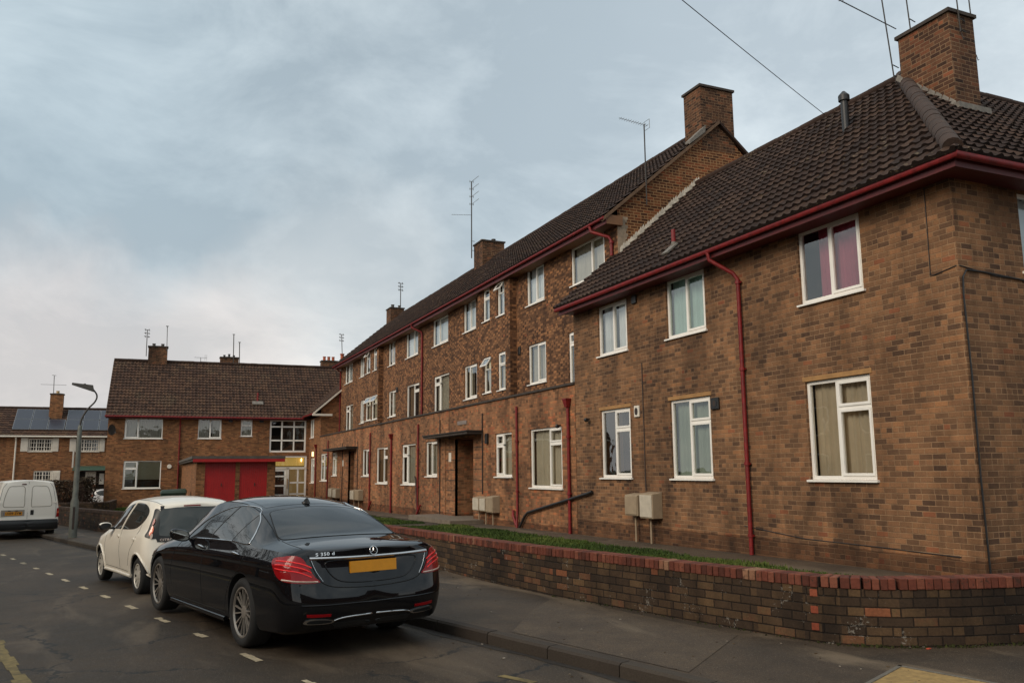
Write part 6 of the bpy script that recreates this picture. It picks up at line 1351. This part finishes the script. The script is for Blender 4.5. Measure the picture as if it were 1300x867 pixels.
mast(lhw(3.3,4.2,10.6),lhw(3.25,4.2,12.5),'plain mast right of the two pot chimney on the left house','end',.025)
mast(lhw(8.1,5.6,10.1),lhw(8.05,5.6,12.35),'taller of two thin masts on the three pot chimney','end',.035)
mast(lhw(8.55,5.6,10.0),lhw(8.5,5.6,11.75),'shorter of two thin masts on the three pot chimney','end',.035)
mast(lhw(5.7,5.0,9.6),lhw(5.7,5.0,10.35),'low horizontal aerial peeping over the left house ridge','low',.02)
mast((14.4,66.5,10.6),(14.3,66.5,12.6),'cluttered aerial above the red pots at the end of the long roof','stub',.03)
mast((-6.9,79.3,8.0),(-6.95,79.3,9.85),'wide cross aerial on the chimney of the solar panel house','wide',.03)
mb = MB(); mb.lathe([(0,0),(.16,0),(.13,.25),(.12,.62),(.16,.66),(.16,.72),(.09,.72)], (12.6,58.25,9.15), 'Z', 14); rp = mb.build('chimney_pot', POT, mn, smooth=40)
for bx, by_, z0, z1, tx, lab in ((14.56,12.35,10.0,14.6,14.1,'leaning dark mast on the left side of the nearest chimney'),(14.7,11.95,10.90,14.6,14.45,'mast standing behind the cap of the nearest chimney'),
                             (14.88,10.93,10.42,14.6,14.72,'mast on the front corner of the nearest chimney'),(15.50,11.1,10.15,14.6,15.35,'mast on brackets at the right side of the nearest chimney')):
    mast((bx,by_,z0),(tx,by_,z1),lab,'bracket',.015,side=-1 if bx > 15 else 1)
root = empty('tv_aerial', (11.9,11.2,10.62), label='tip of an aerial just entering the picture at the top', cat='aerial', group='television aerials on the roofs')
mb = MB(); mb.tube([(-.1,0,-.02),(2.9,1.2,.6)], .012, 5); mb.tube([(0,0,-.07),(.0,0,.07)], .009, 4); mb.tube([(.1,0,-.04),(.1,0,.1)], .009, 4); mb.build('boom', ALUD, root)

# ------------------------------------------------------------------ cables
def cable(pts, r, label, name='cable', m=BLACKP):
    mb = MB(); mb.tube(pts, r, 6); return tag(mb.build(name, m), label, 'cable')
sag = [Vector((15.4,15.2,10.45)).lerp(Vector((-12,.55,8.9)), t)-Vector((0,0,2.0*t*(1-t)*.35)) for t in [i/40 for i in range(41)]]
cable(sag, .009, 'thin black telephone wire running from the near roof ridge up and out of the picture', 'overhead_wire')
xw = X0-.008; yw = 8.62-.010
cable([(xw,9.09,6.03),(xw,9.10,5.2),(xw,9.11,4.62),(xw,9.05,4.60),(xw,8.66,4.66),(X0+.03,yw,4.66),(X0+.8,yw,4.56),(X0+3,yw,4.52)], .008, 'thin wire dropping from the eaves then turning round the building corner')
cable([(X0+2.2,yw-.01,4.50),(X0+.5,yw-.01,4.60),(X0+.14,yw-.012,4.60),(X0+.05,yw-.013,4.48),(X0+.03,yw-.012,4.2),(X0+.05,yw-.012,3),(X0+.035,yw-.012,1.5),(X0+.05,yw-.012,.35),(X0+.06,yw-.012,-.05)], .014, 'thick black cable running down the brick corner to the ground')
cable([(xw,17.48,4.24),(xw,17.48,3.4),(xw,17.47,2.5),(xw,17.48,1.7),(xw,17.47,1.15)], .016, 'grey conduit rising from the pale meter boxes on the near block', m=IRON)
cable([(xw,13.9,.52),(xw,13.2,.46),(xw,12.2,.38),(xw,10.5,.36),(xw,9.0,.33)], .008, 'thin dark cable along the plinth of the near block')

# ------------------------------------------------------------------ meter boxes on the walls
def meter(y0, y1, z0, z1, label, group='meter boxes on the brick walls', m=BOXG, posts=True):
    root = empty('meter_box', (X0,(y0+y1)/2,z0), label=label, cat='meter box', group=group); w_ = abs(y1-y0)/2; d = .28; h = z1-z0
    mb = MB(); mb.hexa([(-d,-w_,0),(0,-w_,0),(0,w_,0),(-d,w_,0),(-d,-w_,h-.04),(0,-w_,h),(0,w_,h),(-d,w_,h-.04)]); bo = mb.build('cabinet', BOXO, root)
    bo.modifiers.new('b','BEVEL').width = .012
    mb = MB(); mb.box((-d-.018,-w_+.02,.03),(-d+.0,w_-.02,h-.07)); do = mb.build('door', m, root); do.modifiers.new('b','BEVEL').width = .01
    if posts:
        mb = MB(); mb.tube([(-.12,w_*.2,0),(-.12,w_*.2,-z0+G(y0)-.02)], .024, 8); mb.build('supply_pipe', BOXO, root)
meter(17.35,16.80,.52,1.13,'white faced meter box, right of the pair below the near block windows')
meter(18.02,17.46,.56,1.09,'greyer meter box, left of the pair below the near block windows', m=BOXO)
meter(27.1,26.52,.26,.83,'blank brown meter box at the right end of the trio by the near porch', m=BOXO)
meter(27.72,27.18,.28,.78,'white fronted meter box in the middle of the trio by the near porch')
meter(28.38,27.8,.28,.78,'white fronted meter box nearest the near porch')
meter(46.5,45.6,.14,.72,'brown meter box right of the far porch', m=BOXO)
meter(47.6,46.7,.14,.70,'white meter box right of the far porch')
meter(52.3,51.4,.12,.70,'white meter box left of the far porch, closer to it'); meter(53.6,52.6,.14,.72,'white meter box left of the far porch, farther from it')
# ------------------------------------------------------------------ vents and small wall fittings
def fitting(name, y, z, w_, h_, d, m, label, cat, x=X0, inner=None, group='vents and fittings on the walls'):
    mb = MB(); mb.box((-d,-w_/2,-h_/2),(0,w_/2,h_/2)); o = empty(name, (x,y,z), label=label, cat=cat, group=group)
    b_ = mb.build('casing', m, o); b_.modifiers.new('b','BEVEL').width = .012
    if inner: 
        mb = MB()
        for i in range(20): pass
        ring = [(-d-.004, w_*.33*math.cos(a), h_*.33*math.sin(a)) for a in [2*math.pi*k/20 for k in range(20)]]; mb.face(ring[::-1]); mb.face([(p[0]-.001,p[1]*.55,p[2]*.8) for p in ring][::-1], 1); mb.build('grille', inner, o)
fitting('wall_vent', 14.64, 3.03, .27, .25, .05, SATB, 'black square extractor vent right of the middle ground window', 'vent', inner=[BLACKP,IRON])
fitting('wall_vent', 17.74, 3.07, .22, .28, .05, UPVCO, 'white vent cover right of the left ground window on the near block', 'vent', inner=[BLACKP,IRON])
fitting('wall_vent', 17.72, 5.88, .2, .22, .05, SATB, 'small black vent under the eaves between first floor windows', 'vent')
fitting('wall_vent', 27.7, 5.98, .2, .30, .05, SATB, 'dark vent beside the near stair bay on the middle floor', 'vent', x=XU)
fitting('wall_vent', 43.8, 6.02, .25, .28, .05, SATB, 'dark vent by the middle floor windows of the long block', 'vent', x=XU)
fitting('number_plaque', 31.55, 2.2, .28, .36, .02, UPVCO, 'small white number plaque on the near porch pier', 'plaque'); fitting('number_plaque', 50.8, 2.2, .3, .36, .02, UPVCO, 'small white number plaque on the far porch pier', 'plaque')
fitting('name_plate', 30.2, 3.48, 1.0, .15, .02, mat('faded_sign', lin(128,116,108), .7), 'faded name plate on the wall above the near porch canopy', 'sign')
fitting('wall_box', 27.6, 2.78, .18, .36, .09, SATB, 'tall dark intercom box between the near porch and window', 'box'); fitting('wall_lamp', 53.0+7.4, 2.95, .2, .32, .1, mat('lit_bulkhead', lin(255,220,150), .5, var=0, emit=(1,.74,.36,1.6)), 'lit yellow bulkhead lamp on the far wing beside a red pipe', 'lamp')
for y, z, x, lab in ((21.95,2.92,X0,'black floodlight on the orange brick near the hopper pipe'),(22.1,6.22,XU,'black floodlight high on the wall under the near roof edge'),(20.2,3.0,X0,'black floodlight left of the first ground window of the near block')):
    if z > 2.95 and x == X0: pass
    o = empty('floodlight', (x,y,z), label=lab, cat='floodlight', group='floodlights on the walls'); mb = MB(); mb.lathe([(0,-.09),(.05,-.09),(.06,-.02),(.03,.05),(0,.06)], (-.12,0,0), 'Y', 12); mb.tube([(0,0,.04),(-.1,0,.02)], .018, 6); mb.build('lamp_body', SATB, o, smooth=40)
# satellite dishes
def dish(loc, d, R, label, yaw=0):
    o = empty('satellite_dish', loc, yaw, label=label, cat='satellite dish'); mb = MB(); prof = [(.001,0)]+[(R*k/6, -.10*(k/6)**2*R*2) for k in range(1,7)]
    mb.lathe(prof+[(R,prof[-1][1]+.012),(R*.5,.02),(0,.03)], (0,0,0), 'Y', 20); mb.build('reflector', ALUD, o, smooth=50)
    mb = MB(); mb.tube([(0,0,-R*.9),(0,-.35,-R*.5)], .012, 6); mb.box((-.03,-.40,-R*.5-.04),(.03,-.34,-R*.5+.05)); mb.tube([(0,.03,0),(0,.25,0)], .02, 6); mb.build('receiver_arm', ALUD, o)
dish((-2.05+.16,62.25,4.6), 0, .36, 'dark satellite dish high on the left corner of the left house', yaw=.9)
# ------------------------------------------------------------------ green wheeled bin
b_ = empty('wheelie_bin', (1.75,50.2,G(50)), label='dark green wheeled bin with sloped lid in front of the left house', cat='bin')
mb = MB(); mb.hexa([(-.55,-.4,.12),(.55,-.4,.12),(.55,.4,.12),(-.55,.4,.12),(-.64,-.48,1.0),(.64,-.48,1.0),(.64,.48,1.0),(-.64,.48,1.0)]); o = mb.build('body', GREENBIN, b_); o.modifiers.new('b','BEVEL').width = .03
mb = MB(); mb.hexa([(-.68,-.52,1.0),(.68,-.52,1.0),(.68,.52,1.0),(-.68,.52,1.0),(-.62,-.40,1.16),(.66,-.40,1.20),(.66,.50,1.26),(-.60,.50,1.20)]); o = mb.build('lid', GREENBIN, b_); o.modifiers.new('b','BEVEL').width = .03
for x, y in ((-.45,-.3),(.45,-.3),(-.45,.3),(.45,.3)):
    mb = MB(); mb.lathe([(0,-.03),(.1,-.03),(.1,.03),(0,.03)], (x,y,.1), 'Y', 14); mb.build('wheel', BLACKP, b_)
# ------------------------------------------------------------------ leafless hedge and shrubs in front of the distant house
TWIG = mat('dark_twigs', lin(58,40,32), .9, var=.3, vscale=3)
def shrub(x, y, w_, h_, n, label, seed, m=TWIG):
    r = np.random.default_rng(seed); o = empty('shrub', (x,y,G(y)), label=label, cat='shrub'); mb = MB()
    for i in range(n):
        a = r.random()*6.28; p = Vector((r.normal(0,w_*.22), r.normal(0,w_*.16), 0)); pts = [p]; d = Vector((math.cos(a)*.35, math.sin(a)*.35, 1)).normalized(); L = h_*(.5+.6*r.random())
        for k in range(4): d = (d+Vector(r.normal(0,.22,3))).normalized(); p = p+d*L/4; pts.append(p)
        mb.tube(pts, [.018,.014,.010,.007,.004], 3, cap=False)
        for k in range(3):
            q_ = pts[1+k]; e = Vector(r.normal(0,1,3)); e.z = abs(e.z)*.8; mb.tube([q_, q_+e.normalized()*L*.25, q_+e.normalized()*L*.42+Vector(r.normal(0,.05,3))], [.008,.005,.003], 3, cap=False)
    mb.build('branches', m, o)
    mb = MB()
    for i in range(n*14):
        p = Vector((r.normal(0,w_*.26), r.normal(0,w_*.18), h_*(.12+.75*r.random()**.8))); s_ = .06+.05*r.random(); u = Vector(r.normal(0,1,3)).normalized(); v = u.orthogonal().normalized()
        mb.face([p-u*s_, p+v*s_*.6, p+u*s_, p-v*s_*.6], 0, r.random())
    mb.build('foliage', tone_mat('dark_hedge_leaf', [(0,lin(40,34,24)),(1,lin(72,58,40))], bump=0), o)
shrub(-4.7, 66, 2.6, 2.1, 90, 'bushy dark hedge in front of the distant house, nearest the van', 1); shrub(-3.2, 62, 1.2, 2.3, 60, 'dark twiggy bush behind the lamp post', 2)
mb = MB(); mb.tube([(-4.6,57.5,-1),(-4.6,57.5,1.2)], .06, 8); tag(mb.build('gate_post', IRON), 'slim dark post standing on the grass behind the low wall', 'post')
# ------------------------------------------------------------------ across the street: houses and bare trees that the glass and paintwork mirror
oh = empty('terrace_house', (-19,-8,0), label='brick terrace across the street, out of the picture', cat='building')
mb = MB(); mb.box((0,0,-1),(7,52,5.4)); mb.build('wall', BR_LEFT, oh)
mb = MB(); mb.hexa([(-.4,-.3,5.4),(7.4,-.3,5.4),(7.4,52.3,5.4),(-.4,52.3,5.4),(3.45,-.3,8.6),(3.55,-.3,8.6),(3.55,52.3,8.6),(3.45,52.3,8.6)]); mb.build('roof', TILE_LEFT, oh)
for i in range(12):
    for z in (1.0,3.5):
        mb = MB(); mb.box((7,1.5+i*4.2,z),(7.05,3.2+i*4.2,z+1.4)); mb.build('window', UPVC, oh); mb = MB(); mb.box((7.05,1.6+i*4.2,z+.1),(7.06,3.1+i*4.2,z+1.3)); mb.build('pane', CGLASS, oh)
oh2 = empty('terrace_house', (-6,-34,0), label='brick terrace behind the photographer, out of the picture', cat='building')
mb = MB(); mb.box((0,0,-1),(45,8,5.6)); mb.build('wall', BR_LEFT, oh2); mb = MB(); mb.hexa([(-.4,-.4,5.6),(45.4,-.4,5.6),(45.4,8.4,5.6),(-.4,8.4,5.6),(-.4,3.95,9),(45.4,3.95,9),(45.4,4.05,9),(-.4,4.05,9)]); mb.build('roof', TILE_LEFT, oh2)
def bare_tree(x, y, h_, label, seed):
    r = np.random.default_rng(seed); o = empty('bare_tree', (x,y,G(y)), label=label, cat='tree', group='leafless trees across the street'); tr = MB(); br = MB()
    def grow(p, d, L, rad0, lev):
        pts = [p]; n = 5
        for k in range(n): d = (d+Vector(r.normal(0,.10+.04*lev,3))+Vector((0,0,.05))).normalized(); p = p+d*L/n; pts.append(p)
        (tr if lev == 0 else br).tube(pts, [rad0*(1-.55*k/n) for k in range(n+1)], 8 if lev < 2 else 4, cap=False)
        if lev < 5:
            for k in range(4 if lev < 3 else 3):
                q_ = pts[min(n, 2+k)] if lev else pts[min(n, 3+k%3)]; a = r.random()*6.28; s_ = Vector((math.cos(a),math.sin(a),.45+.4*r.random())).normalized()
                grow(q_, (d*.55+s_*.75).normalized(), L*(.58+.2*r.random()), rad0*.5, lev+1)
    grow(Vector((0,0,0)), Vector((0,0,1)), h_*.38, .2, 0); tr.build('trunk', mat('bark', lin(62,52,44), .9, var=.3), o, smooth=60); br.build('branches', mat('bark', lin(62,52,44), .9), o)
bare_tree(-9.8, 22, 13, 'leafless tree across the street, nearest of the row ahead', 3); bare_tree(-7.6, 5.0, 12, 'leafless tree across the street, beside the photographer', 4); bare_tree(-11.5, 29, 14, 'leafless tree across the street, second in the row ahead', 5); bare_tree(-14.5, 37, 15, 'leafless tree across the street, farthest in the row', 6)
